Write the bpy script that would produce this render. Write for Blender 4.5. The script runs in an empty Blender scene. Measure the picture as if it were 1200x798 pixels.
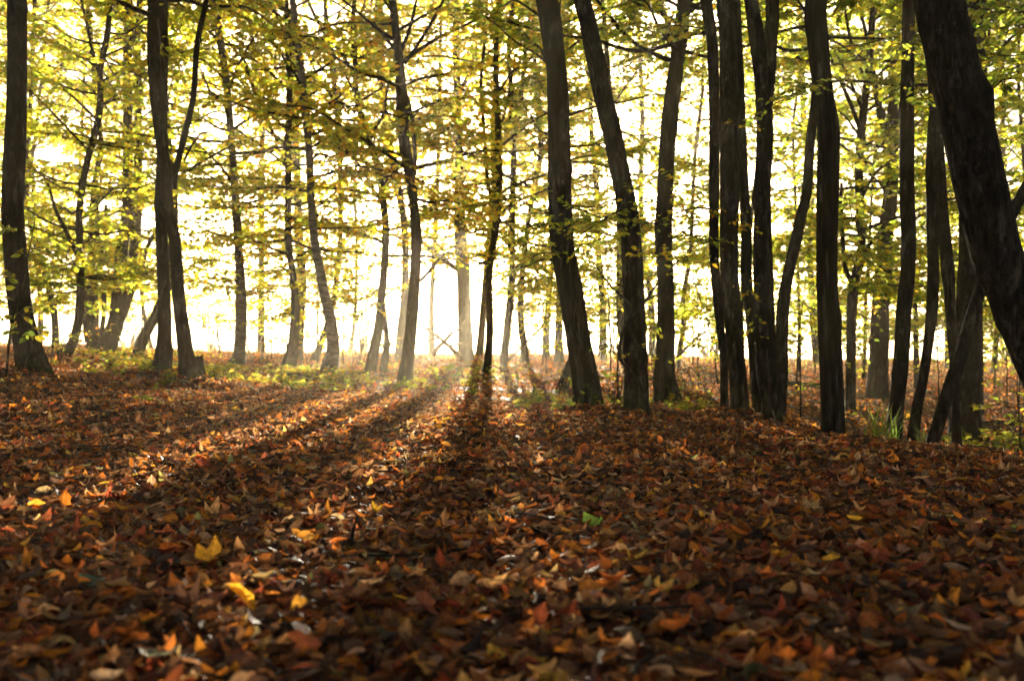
import bpy, math, random
import numpy as np
from mathutils import Vector

R = np.random.default_rng(11)
random.seed(5)
SC = bpy.context.scene
COL = SC.collection
PI = math.pi

# ------------------------------------------------------------------ camera model (the 1200 x 798 photograph, 35 mm lens)
F, CX, CY, YH, CH = 1167.0, 600.0, 399.0, 425.0, 0.55
TH = math.atan((YH - CY) / F)


def at(px, py, d):
    """the world point at depth d seen at photo pixel (px, py)"""
    u, v = (px - CX) / F, (CY - py) / F
    dx, dy, dz = u, math.cos(TH) - v * math.sin(TH), math.sin(TH) + v * math.cos(TH)
    k = d / dy
    return np.array([dx * k, d, CH + dz * k])


# ------------------------------------------------------------------ terrain
GPX = np.array([-200, 0, 200, 400, 600, 800, 1000, 1200, 1400.])
GD = np.array([1, 2, 4, 6, 7, 8, 10, 13, 17, 22, 28, 34, 42, 60, 120, 400.])
GZ = np.array([
    [0, 0, .04, .16, .26, .36, .52, .64, .76, .90, 1.02, 1.05, .8, .0, -2.5, -9],
    [0, 0, .03, .11, .18, .27, .43, .56, .69, .84, .99, 1.03, .8, .0, -2.5, -9],
    [0, 0, .02, .05, .08, .11, .19, .32, .50, .70, .88, .95, .8, .0, -2.5, -9],
    [0, 0, .00, .03, .05, .06, .09, .16, .27, .42, .66, .85, .8, .0, -2.5, -9],
    [0, 0, .00, .03, .06, .08, .08, .04, .15, .35, .60, .80, .75, .0, -2.5, -9],
    [0, 0, .01, .05, .09, .10, .02, .04, .10, .29, .54, .72, .70, .0, -2.5, -9],
    [0, 0, .00, .01, -.02, -.09, -.30, -.40, -.24, .05, .36, .60, .62, .0, -2.5, -9],
    [0, 0, -.01, -.07, -.13, -.23, -.50, -.62, -.44, -.08, .30, .52, .58, .0, -2.5, -9],
    [0, 0, -.01, -.08, -.16, -.28, -.54, -.64, -.45, -.08, .30, .52, .58, .0, -2.5, -9]])
_ls = np.linspace(0, math.log(400), 240)
_lp = np.linspace(-200, 1400, 161)


def _blur(a, axis, s):
    r = int(s * 3)
    k = np.exp(-0.5 * (np.arange(-r, r + 1) / s) ** 2)
    k /= k.sum()
    pad = [(0, 0), (0, 0)]
    pad[axis] = (r, r)
    b = np.pad(a, pad, mode='edge')
    return np.apply_along_axis(lambda m: np.convolve(m, k, mode='valid'), axis, b)


_g1 = np.array([np.interp(_ls, np.log(GD), row) for row in GZ])
_g2 = np.array([np.interp(_lp, GPX, _g1[:, j]) for j in range(_g1.shape[1])]).T
GRID = _blur(_blur(_g2, 1, 3.0), 0, 7.0)
_LAT = R.random((257, 257))


def vnoise(x, y):
    x = np.asarray(x, float); y = np.asarray(y, float)
    i = np.floor(x).astype(int); j = np.floor(y).astype(int)
    fx = x - i; fy = y - j
    fx = fx * fx * (3 - 2 * fx); fy = fy * fy * (3 - 2 * fy)
    i0, i1, j0, j1 = i % 256, (i + 1) % 256, j % 256, (j + 1) % 256
    return ((_LAT[i0, j0] * (1 - fx) + _LAT[i1, j0] * fx) * (1 - fy) +
            (_LAT[i0, j1] * (1 - fx) + _LAT[i1, j1] * fx) * fy) * 2 - 1


MOUNDS = []
def gz(x, y):
    x = np.asarray(x, float); y = np.asarray(y, float)
    d = np.clip(y, 1.0, 399.0)
    p = np.clip(CX + F * x / np.maximum(d, 1.6), -199, 1399)
    a = (np.log(d) / math.log(400)) * 239
    b = (p + 200) / 10
    i = np.clip(a.astype(int), 0, 238); j = np.clip(b.astype(int), 0, 159)
    fa, fb = a - i, b - j
    z = (GRID[j, i] * (1 - fb) + GRID[j + 1, i] * fb) * (1 - fa) + (GRID[j, i + 1] * (1 - fb) + GRID[j + 1, i + 1] * fb) * fa
    fade = np.clip((np.hypot(x, y) - 1.2) / 2, 0, 1)
    for mx, my, mh in MOUNDS:
        near = (np.abs(x - mx) < 1.1) & (np.abs(y - my) < 1.1)
        if np.any(near):
            z = z + np.where(near, mh * np.exp(-((x - mx) ** 2 + (y - my) ** 2) / .12), 0)
    far = np.clip((y - 17) / 12, 0, 1)
    z = z + far * (.10 * vnoise(x * .35 + 11, y * .25) + .05 * vnoise(x * 1.1, y * .9 + 9))
    return z + (0.035 * vnoise(x * .9 + 7, y * .9) + 0.018 * vnoise(x * 2.7, y * 2.7 + 3)) * fade


def gz1(x, y):
    return float(gz(np.array([x]), np.array([y]))[0])


# ------------------------------------------------------------------ mesh buffer
class Buf:
    def __init__(s):
        s.v, s.q, s.t, s.qm, s.tm, s.c, s.uv = [], [], [], [], [], [], []
        s.n = 0

    def add(s, v, q=None, t=None, mat=0, col=None, uv=None):
        v = np.asarray(v, float).reshape(-1, 3)
        s.v.append(v)
        s.c.append(np.full((len(v), 3), .2) if col is None else np.asarray(col, float).reshape(-1, 3))
        s.uv.append(np.zeros((len(v), 2)) if uv is None else np.asarray(uv, float).reshape(-1, 2))
        if q is not None and len(q):
            q = np.asarray(q).reshape(-1, 4) + s.n
            s.q.append(q); s.qm.append(np.full(len(q), mat))
        if t is not None and len(t):
            t = np.asarray(t).reshape(-1, 3) + s.n
            s.t.append(t); s.tm.append(np.full(len(t), mat))
        s.n += len(v)

    def build(s, name, mats, parent=None, origin=(0, 0, 0), color=False, uv=False):
        v = np.concatenate(s.v) - np.asarray(origin, float)
        q = np.concatenate(s.q) if s.q else np.zeros((0, 4), int)
        t = np.concatenate(s.t) if s.t else np.zeros((0, 3), int)
        loops = np.concatenate([q.ravel(), t.ravel()])
        starts = np.concatenate([np.arange(len(q)) * 4, len(q) * 4 + np.arange(len(t)) * 3])
        mi = np.concatenate((s.qm + s.tm)) if (s.qm or s.tm) else np.zeros(0)
        me = bpy.data.meshes.new(name)
        me.vertices.add(len(v)); me.vertices.foreach_set('co', v.astype(np.float32).ravel())
        me.loops.add(len(loops)); me.loops.foreach_set('vertex_index', loops.astype(np.int32))
        me.polygons.add(len(starts)); me.polygons.foreach_set('loop_start', starts.astype(np.int32))
        me.polygons.foreach_set('material_index', mi.astype(np.int32))
        me.polygons.foreach_set('use_smooth', np.ones(len(starts), bool))
        if color:
            a = me.attributes.new('Col', 'FLOAT_COLOR', 'POINT')
            c = np.concatenate([np.concatenate(s.c), np.ones((len(v), 1))], 1)
            a.data.foreach_set('color', c.astype(np.float32).ravel())
        if uv:
            a = me.attributes.new('leaf_uv', 'FLOAT2', 'POINT')
            a.data.foreach_set('vector', np.concatenate(s.uv).astype(np.float32).ravel())
        me.update(calc_edges=True)
        for m in (mats if isinstance(mats, (list, tuple)) else [mats]):
            me.materials.append(m)
        o = bpy.data.objects.new(name, me)
        COL.objects.link(o)
        if parent is not None:
            o.parent = parent
        else:
            o.location = tuple(float(k) for k in origin)
        return o


def tag(o, label=None, cat=None, group=None, kind=None):
    if label: o['label'] = label
    if cat: o['category'] = cat
    if group: o['group'] = group
    if kind: o['kind'] = kind
    return o


def empty(name, loc, label, cat, group=None):
    o = bpy.data.objects.new(name, None)
    o.empty_display_size = .2
    COL.objects.link(o)
    o.location = tuple(float(k) for k in loc)
    return tag(o, label, cat, group)


# ------------------------------------------------------------------ materials
def new_mat(name):
    m = bpy.data.materials.new(name)
    m.use_nodes = True
    nt = m.node_tree
    for n in list(nt.nodes): nt.nodes.remove(n)
    return m, nt, nt.nodes, nt.links


def ramp(nodes, pts):
    r = nodes.new('ShaderNodeValToRGB')
    e = r.color_ramp.elements
    while len(e) > 1: e.remove(e[-1])
    e[0].position = pts[0][0]; e[0].color = (*pts[0][1], 1)
    for p, c in pts[1:]:
        k = e.new(p); k.color = (*c, 1)
    return r


def noise(nodes, links, vec, scale, detail=4, rough=.55, dist=0.0):
    n = nodes.new('ShaderNodeTexNoise')
    n.inputs['Scale'].default_value = scale
    n.inputs['Detail'].default_value = detail
    n.inputs['Roughness'].default_value = rough
    n.inputs['Distortion'].default_value = dist
    if vec is not None: links.new(vec, n.inputs['Vector'])
    return n


def mapping(nodes, links, scale):
    tc = nodes.new('ShaderNodeTexCoord'); mp = nodes.new('ShaderNodeMapping')
    mp.inputs['Scale'].default_value = scale
    links.new(tc.outputs['Object'], mp.inputs['Vector'])
    return mp.outputs['Vector'], tc.outputs['Object']


def mixc(nodes, links, fac, a, b):
    m = nodes.new('ShaderNodeMix'); m.data_type = 'RGBA'
    links.new(fac, m.inputs[0])
    for k, v in ((6, a), (7, b)):
        if isinstance(v, tuple): m.inputs[k].default_value = (*v, 1)
        else: links.new(v, m.inputs[k])
    return m.outputs[2]


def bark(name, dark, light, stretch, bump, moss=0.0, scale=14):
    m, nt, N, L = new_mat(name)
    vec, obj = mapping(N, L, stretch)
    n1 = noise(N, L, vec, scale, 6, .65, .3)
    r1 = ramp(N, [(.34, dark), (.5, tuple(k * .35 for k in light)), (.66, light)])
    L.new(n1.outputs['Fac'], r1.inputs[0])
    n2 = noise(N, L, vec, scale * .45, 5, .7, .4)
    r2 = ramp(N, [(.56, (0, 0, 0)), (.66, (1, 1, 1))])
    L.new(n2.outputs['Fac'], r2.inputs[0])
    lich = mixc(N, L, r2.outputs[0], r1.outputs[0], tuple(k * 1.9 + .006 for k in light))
    out_c = lich
    if moss > 0:
        sx = N.new('ShaderNodeSeparateXYZ'); L.new(obj, sx.inputs[0])
        n3 = noise(N, L, obj, 9, 5)
        ma = N.new('ShaderNodeMath'); ma.operation = 'MULTIPLY_ADD'
        L.new(sx.outputs['Z'], ma.inputs[0]); ma.inputs[1].default_value = -.55; L.new(n3.outputs['Fac'], ma.inputs[2])
        r3 = ramp(N, [(.42, (0, 0, 0)), (.62, (moss, moss, moss))])
        L.new(ma.outputs[0], r3.inputs[0])
        out_c = mixc(N, L, r3.outputs[0], lich, (.05, .075, .015))
    b = N.new('ShaderNodeBsdfPrincipled')
    L.new(out_c, b.inputs['Base Color'])
    b.inputs['Roughness'].default_value = .9
    b.inputs['Specular IOR Level'].default_value = .04
    bp = N.new('ShaderNodeBump'); bp.inputs['Strength'].default_value = bump; bp.inputs['Distance'].default_value = .035
    n4 = noise(N, L, vec, scale * 3, 6, .7)
    ad = N.new('ShaderNodeMath'); ad.operation = 'ADD'
    L.new(n1.outputs['Fac'], ad.inputs[0]); L.new(n4.outputs['Fac'], ad.inputs[1])
    L.new(ad.outputs[0], bp.inputs['Height']); L.new(bp.outputs[0], b.inputs['Normal'])
    o = N.new('ShaderNodeOutputMaterial'); L.new(b.outputs[0], o.inputs[0])
    return m


def birch_bark():
    m, nt, N, L = new_mat('birch_bark')
    vec, obj = mapping(N, L, (1, 1, 3.5))
    n1 = noise(N, L, vec, 6, 5, .6, .6)
    r1 = ramp(N, [(.40, (.03, .025, .02)), (.50, (.12, .10, .08)), (.8, (.24, .21, .17))])
    L.new(n1.outputs['Fac'], r1.inputs[0])
    sx = N.new('ShaderNodeSeparateXYZ'); L.new(obj, sx.inputs[0])
    n3 = noise(N, L, obj, 5, 4)
    ma = N.new('ShaderNodeMath'); ma.operation = 'MULTIPLY_ADD'
    L.new(sx.outputs['Z'], ma.inputs[0]); ma.inputs[1].default_value = -.75; L.new(n3.outputs['Fac'], ma.inputs[2])
    r3 = ramp(N, [(.2, (0, 0, 0)), (.5, (1, 1, 1))]); L.new(ma.outputs[0], r3.inputs[0])
    c = mixc(N, L, r3.outputs[0], r1.outputs[0], (.035, .028, .022))
    b = N.new('ShaderNodeBsdfPrincipled'); L.new(c, b.inputs['Base Color']); b.inputs['Roughness'].default_value = .7
    bp = N.new('ShaderNodeBump'); bp.inputs['Strength'].default_value = .6; bp.inputs['Distance'].default_value = .015
    L.new(n1.outputs['Fac'], bp.inputs['Height']); L.new(bp.outputs[0], b.inputs['Normal'])
    o = N.new('ShaderNodeOutputMaterial'); L.new(b.outputs[0], o.inputs[0])
    return m


def leaf_mat(name, trans, rough=.45, spec=.35, veins=False, tmul=1.0):
    m, nt, N, L = new_mat(name)
    a = N.new('ShaderNodeAttribute'); a.attribute_name = 'Col'
    tc = N.new('ShaderNodeTexCoord')
    n1 = noise(N, L, tc.outputs['Object'], 70 if veins else 40, 3)
    r1 = ramp(N, [(.3, (.62, .58, .55)), (.65, (1.15, 1.15, 1.15))])
    L.new(n1.outputs['Fac'], r1.inputs[0])
    mu = N.new('ShaderNodeMix'); mu.data_type = 'RGBA'; mu.blend_type = 'MULTIPLY'; mu.inputs[0].default_value = 1
    L.new(a.outputs['Color'], mu.inputs[6]); L.new(r1.outputs[0], mu.inputs[7])
    c = mu.outputs[2]
    b = N.new('ShaderNodeBsdfPrincipled')
    b.inputs['Roughness'].default_value = rough
    b.inputs['Specular IOR Level'].default_value = spec
    if veins:
        u = N.new('ShaderNodeAttribute'); u.attribute_name = 'leaf_uv'
        sx = N.new('ShaderNodeSeparateXYZ'); L.new(u.outputs['Vector'], sx.inputs[0])
        ab = N.new('ShaderNodeMath'); ab.operation = 'ABSOLUTE'; L.new(sx.outputs['X'], ab.inputs[0])
        m1 = N.new('ShaderNodeMath'); m1.operation = 'MULTIPLY_ADD'
        L.new(ab.outputs[0], m1.inputs[0]); m1.inputs[1].default_value = -.35; L.new(sx.outputs['Y'], m1.inputs[2])
        m2 = N.new('ShaderNodeMath'); m2.operation = 'MULTIPLY'; L.new(m1.outputs[0], m2.inputs[0]); m2.inputs[1].default_value = 52
        m3 = N.new('ShaderNodeMath'); m3.operation = 'SINE'; L.new(m2.outputs[0], m3.inputs[0])
        rv = ramp(N, [(.0, (1, 1, 1)), (.09, (0, 0, 0))]); L.new(ab.outputs[0], rv.inputs[0])
        rs = ramp(N, [(.75, (0, 0, 0)), (1, (.45, .45, .45))]); L.new(m3.outputs[0], rs.inputs[0])
        mx = N.new('ShaderNodeMath'); mx.operation = 'MAXIMUM'; L.new(rv.outputs[0], mx.inputs[0]); L.new(rs.outputs[0], mx.inputs[1])
        lt = N.new('ShaderNodeMix'); lt.data_type = 'RGBA'; lt.blend_type = 'MULTIPLY'; lt.inputs[0].default_value = 1
        L.new(c, lt.inputs[6]); lt.inputs[7].default_value = (1.7, 1.75, 1.8, 1)
        c = mixc(N, L, mx.outputs[0], c, lt.outputs[2])
        bp = N.new('ShaderNodeBump'); bp.inputs['Strength'].default_value = .5; bp.inputs['Distance'].default_value = .003
        ad = N.new('ShaderNodeMath'); ad.operation = 'MULTIPLY_ADD'
        L.new(m3.outputs[0], ad.inputs[0]); ad.inputs[1].default_value = .4; L.new(n1.outputs['Fac'], ad.inputs[2])
        L.new(ad.outputs[0], bp.inputs['Height']); L.new(bp.outputs[0], b.inputs['Normal'])
    L.new(c, b.inputs['Base Color'])
    t = N.new('ShaderNodeBsdfTranslucent')
    tm = N.new('ShaderNodeMix'); tm.data_type = 'RGBA'; tm.blend_type = 'MULTIPLY'; tm.inputs[0].default_value = 1
    L.new(c, tm.inputs[6]); tm.inputs[7].default_value = (tmul, tmul, tmul * .8, 1)
    L.new(tm.outputs[2], t.inputs['Color'])
    mx = N.new('ShaderNodeMixShader'); mx.inputs[0].default_value = trans
    L.new(b.outputs[0], mx.inputs[1]); L.new(t.outputs[0], mx.inputs[2])
    o = N.new('ShaderNodeOutputMaterial'); L.new(mx.outputs[0], o.inputs[0])
    return m


def ground_mat():
    m, nt, N, L = new_mat('leaf_mould')
    tc = N.new('ShaderNodeTexCoord'); obj = tc.outputs['Object']
    vo = N.new('ShaderNodeTexVoronoi'); vo.inputs['Scale'].default_value = 17; vo.inputs['Randomness'].default_value = 1
    wn = noise(N, L, obj, 9, 3)
    va = N.new('ShaderNodeMix'); va.data_type = 'RGBA'; va.inputs[0].default_value = .06
    L.new(obj, va.inputs[6]); L.new(wn.outputs['Color'], va.inputs[7])
    L.new(va.outputs[2], vo.inputs['Vector'])
    sp = N.new('ShaderNodeSeparateColor'); L.new(vo.outputs['Color'], sp.inputs[0])
    r = ramp(N, [(0, (.035, .018, .01)), (.25, (.10, .045, .02)), (.5, (.20, .085, .03)), (.72, (.30, .12, .035)), (.88, (.24, .14, .08)), (1, (.36, .22, .05))])
    L.new(sp.outputs[0], r.inputs[0])
    n2 = noise(N, L, obj, .7, 4)
    r2 = ramp(N, [(.35, (.3, .27, .27)), (.7, (.6, .6, .6))]); L.new(n2.outputs['Fac'], r2.inputs[0])
    mu = N.new('ShaderNodeMix'); mu.data_type = 'RGBA'; mu.blend_type = 'MULTIPLY'; mu.inputs[0].default_value = 1
    L.new(r.outputs[0], mu.inputs[6]); L.new(r2.outputs[0], mu.inputs[7])
    b = N.new('ShaderNodeBsdfPrincipled'); L.new(mu.outputs[2], b.inputs['Base Color']); b.inputs['Roughness'].default_value = .75
    bp = N.new('ShaderNodeBump'); bp.inputs['Strength'].default_value = .8; bp.inputs['Distance'].default_value = .03
    L.new(vo.outputs['Distance'], bp.inputs['Height']); L.new(bp.outputs[0], b.inputs['Normal'])
    o = N.new('ShaderNodeOutputMaterial'); L.new(b.outputs[0], o.inputs[0])
    return m


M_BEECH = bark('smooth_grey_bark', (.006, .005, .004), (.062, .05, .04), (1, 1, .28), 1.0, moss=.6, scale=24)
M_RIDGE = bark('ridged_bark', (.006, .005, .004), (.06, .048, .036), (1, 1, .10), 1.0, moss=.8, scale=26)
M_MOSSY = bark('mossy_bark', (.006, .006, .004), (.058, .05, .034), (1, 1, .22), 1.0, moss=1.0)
M_BIRCH = birch_bark()
M_DEAD = bark('weathered_dead_wood', (.12, .085, .06), (.26, .20, .15), (1, 1, .2), .6)
M_TWIG = bark('twig_bark', (.03, .022, .016), (.07, .055, .04), (1, 1, .5), .2)
M_LEAF = leaf_mat('living_autumn_leaf', .68, .55, .15, tmul=1.75)
M_LITTER = leaf_mat('fallen_leaf', .46, .6, .16, veins=True, tmul=1.7)
M_FAR = leaf_mat('fallen_leaf_plain', .5, .7, .1, tmul=1.7)
M_GROUND = ground_mat()

# ------------------------------------------------------------------ leaves
YG = np.array([[.47, .48, .04], [.38, .44, .045], [.56, .50, .035], [.30, .39, .05], [.60, .44, .03]])
GREEN = np.array([[.20, .27, .035], [.28, .34, .04], [.36, .38, .04], [.15, .21, .03], [.50, .42, .035]])
GOLD = np.array([[.66, .50, .04], [.62, .40, .03], [.58, .50, .04], [.60, .36, .025], [.52, .24, .02]])
PALE = np.array([[.40, .36, .12], [.32, .33, .10], [.45, .33, .10]])
LITTER = np.array([[.15, .068, .032], [.10, .042, .02], [.24, .115, .05], [.36, .20, .10], [.36, .105, .022], [.44, .15, .02],
                   [.21, .05, .022], [.055, .028, .018], [.40, .25, .14], [.58, .30, .03], [.20, .19, .07]])
LW = np.array([.20, .17, .13, .08, .18, .09, .12, .09, .03, .014, .006]); LW = LW / LW.sum()


def pick(pal, n, w=None, jit=.22):
    c = pal[R.choice(len(pal), n, p=w)]
    return np.clip(c * np.exp(R.normal(0, jit, (n, 1))) * np.exp(R.normal(0, .07, (n, 3))), .003, .85)


def unit(a):
    return a / np.maximum(np.linalg.norm(a, axis=-1, keepdims=True), 1e-9)


def add_leaves(buf, P, D, Nn, Ln, col, simple=False, wid=.58, fold=.18, mat=1):
    """P base points, D directions, Nn face normals, Ln lengths -> folded pointed leaves"""
    n = len(P)
    if not n: return
    D = unit(D); S = unit(np.cross(D, Nn)); Nn = np.cross(S, D)
    Ln = Ln[:, None]; W = Ln * wid * R.uniform(.8, 1.15, (n, 1)) * .5
    fo = W * R.normal(fold, .25, (n, 1)) * 1.2
    droop = Ln * R.normal(-.08, .1, (n, 1))
    if simple:
        v = np.stack([P, P + D * Ln * .48 + S * W + Nn * fo, P + D * Ln + Nn * droop, P + D * Ln * .45 - S * W + Nn * fo], 1)
        q = np.arange(n * 4).reshape(n, 4)
        buf.add(v, q, mat=mat, col=np.repeat(col, 4, 0))
    else:
        v = np.stack([P, P + D * Ln * .28 + S * W * .86 + Nn * fo, P + D * Ln * .62 + S * W * .82 + Nn * (fo + droop * .5),
                      P + D * Ln + Nn * droop, P + D * Ln * .62 - S * W * .82 + Nn * (fo + droop * .5), P + D * Ln * .28 - S * W * .86 + Nn * fo], 1)
        k = np.arange(n)[:, None] * 6
        q = np.concatenate([k + np.array([[0, 1, 2, 3]]), k + np.array([[0, 3, 4, 5]])])
        buf.add(v, q, mat=mat, col=np.repeat(col, 6, 0))


def smooth_path(P, step):
    """Catmull-Rom through rows of P (any number of columns; first three are xyz)"""
    P = np.asarray(P, float)
    if len(P) < 3:
        n = max(2, int(np.linalg.norm(P[-1, :3] - P[0, :3]) / step) + 1)
        t = np.linspace(0, 1, n)[:, None]
        return P[0] * (1 - t) + P[-1] * t
    Q = np.vstack([2 * P[0] - P[1], P, 2 * P[-1] - P[-2]])
    out = []
    for i in range(1, len(Q) - 2):
        n = max(1, int(math.ceil(np.linalg.norm(Q[i + 1, :3] - Q[i, :3]) / step)))
        t = (np.arange(n) / n)[:, None]
        p0, p1, p2, p3 = Q[i - 1], Q[i], Q[i + 1], Q[i + 2]
        out.append(.5 * (2 * p1 + (p2 - p0) * t + (2 * p0 - 5 * p1 + 4 * p2 - p3) * t ** 2 + (3 * p1 - p0 - 3 * p2 + p3) * t ** 3))
    out.append(P[-1:])
    return np.vstack(out)


def tube(buf, path, rad, sides=8, mat=0, rough=0.0, flare=None, cap=False, jag=0.0, knots=0, fine=0.0):
    path = np.asarray(path, float); rad = np.asarray(rad, float)
    n = len(path)
    T = unit(np.gradient(path, axis=0))
    ref = np.array([0, 1., 0]) if abs(T[n // 2, 1]) < .8 else np.array([0, 0, 1.])
    A = unit(np.cross(T, ref)); B = np.cross(T, A)
    a = np.linspace(0, 2 * PI, sides, endpoint=False)
    rr = np.repeat(rad[:, None], sides, 1)
    s = np.concatenate([[0], np.cumsum(np.linalg.norm(np.diff(path, axis=0), axis=1))])
    if rough:
        o = R.uniform(0, 200)
        rr = rr * (1 + rough * vnoise(np.cos(a)[None] * 1.3 + o + 5, s[:, None] * 1.6 + np.sin(a)[None] * 1.3 + o) +
                   rough * .5 * vnoise(np.cos(a)[None] * 3 + o, s[:, None] * 4 + np.sin(a)[None] * 3 + o))
    for _ in range(knots):
        s0, a0 = R.uniform(.4, 4.6), R.uniform(0, 2 * PI)
        da = (a[None] - a0 + PI) % (2 * PI) - PI
        kk, ws, wa = R.uniform(-.12, .24), R.uniform(.05, .14), R.uniform(.22, .5)
        rr = rr * (1 + kk * np.exp(-((s[:, None] - s0) / ws) ** 2 - (da / wa) ** 2))
    if fine: rr = rr * (1 + fine * R.normal(0, 1, rr.shape))
    if flare is not None:
        k, h, lobes, ph, deep = flare
        rr = rr * (1 + k * np.exp(-s / h)[:, None] * (1 + deep * np.cos(lobes * a + ph)[None] + .4 * deep * np.cos((lobes + 2) * a + ph * 2)[None]))
    v = path[:, None, :] + rr[..., None] * (np.cos(a)[None, :, None] * A[:, None, :] + np.sin(a)[None, :, None] * B[:, None, :])
    if jag: v[-1, :, 2] += R.uniform(-jag, jag, sides)
    i = np.arange(n - 1)[:, None] * sides; j = np.arange(sides)[None]; j2 = (j + 1) % sides
    q = np.stack([i + j, i + j2, i + sides + j2, i + sides + j], -1).reshape(-1, 4)
    v = v.reshape(-1, 3)
    t = None
    if cap:
        v = np.vstack([v, path[-1:] - np.array([[0, 0, jag * .6]])])
        e = (n - 1) * sides
        t = np.stack([e + np.arange(sides), e + (np.arange(sides) + 1) % sides, np.full(sides, n * sides)], -1)
    buf.add(v, q, t, mat=mat)


def spray(buf, path, r0, twig, spacing, leaf, pal, simple, tilt=.5, dens=1.0, gap=.25, skip=.15):
    """a beech bough: path (k,3); side twigs to both sides in a flat layer, leaves along every twig"""
    P = smooth_path(path, .12)
    s = np.concatenate([[0], np.cumsum(np.linalg.norm(np.diff(P, axis=0), axis=1))])
    Ltot = s[-1]
    rad = np.maximum(r0 * (1 - s / Ltot * .9), .003)
    tube(buf, P, rad, 5)
    nt = max(3, int(Ltot * (1 - skip) / spacing))
    u = np.sort(R.uniform(skip, 1, nt)) * Ltot
    i = np.clip(np.searchsorted(s, u), 1, len(P) - 1)
    base = P[i - 1] + (P[i] - P[i - 1]) * ((u - s[i - 1]) / np.maximum(s[i] - s[i - 1], 1e-6))[:, None]
    T = unit(P[i] - P[i - 1])
    H = unit(np.cross(T, np.array([0, 0, 1.])) + 1e-6)
    side = np.where(np.arange(nt) % 2 == 0, 1., -1.)[:, None]
    ang = R.uniform(.55, 1.15, (nt, 1))
    D = unit(T * np.cos(ang) + H * side * np.sin(ang) + np.array([0, 0, 1.]) * R.normal(.0, .34, (nt, 1)))
    tl = twig * (1 - .55 * (u / Ltot)) * R.uniform(.5, 1.25, nt)
    clump = vnoise(base[:, 0] * 1.3 + 31, base[:, 1] * 1.3 + base[:, 2] * 2.1) > -.55 + gap
    E = base + D * tl[:, None] + np.array([0, 0, -.10]) * tl[:, None] ** 1.5
    # the twigs as thin three-sided spindles
    A = unit(np.cross(D, np.array([0, 0, 1.]))); B = np.cross(D, A)
    rr = .0042 if not simple else .006
    ring = [base + A * rr, base - A * rr * .5 + B * rr * .8, base - A * rr * .5 - B * rr * .8]
    V = np.stack(ring + [E], 1)
    k = np.arange(nt)[:, None] * 4
    t = np.concatenate([k + np.array([[0, 1, 3]]), k + np.array([[1, 2, 3]]), k + np.array([[2, 0, 3]])])
    buf.add(V, t=t, mat=0)
    # leaves
    per = np.maximum(2, (tl / (leaf * .62) * dens).astype(int) + 1)
    per = np.where(clump, per, (per * .15).astype(int))
    idx = np.repeat(np.arange(nt), per)
    m = len(idx)
    if not m: return
    w = R.uniform(.12, 1.02, m)
    LP = base[idx] + (E[idx] - base[idx]) * w[:, None]
    sd = np.where(R.random(m) < .5, 1., -1.)[:, None]
    la = R.uniform(.3, 1.2, (m, 1))
    Hd = unit(np.cross(D[idx], np.array([0, 0, 1.])) + 1e-6)
    LD = D[idx] * np.cos(la) + Hd * sd * np.sin(la) + np.array([0, 0, -1.]) * R.uniform(-.1, .55, (m, 1))
    LN = np.array([0, -.25, .75]) + R.normal(0, tilt, (m, 3))
    c = pick(pal, m)
    add_leaves(buf, LP, LD, LN, leaf * R.uniform(.62, 1.2, m), c, simple)


# ------------------------------------------------------------------ trees
def px_path(pts, d):
    out = []
    for p in pts:
        dd = p[3] if len(p) > 3 else d
        P = at(p[0], p[1], dd)
        out.append([*P, max(p[2], 1.2) / 2 / F * dd])
    return np.array(out)


PALS = {'yg': YG, 'green': GREEN, 'gold': GOLD, 'pale': PALE,
        'mix': np.vstack([YG, YG, YG, GOLD]), 'yggreen': np.vstack([YG, GREEN]), 'goldyg': np.vstack([GOLD, YG])}


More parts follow.
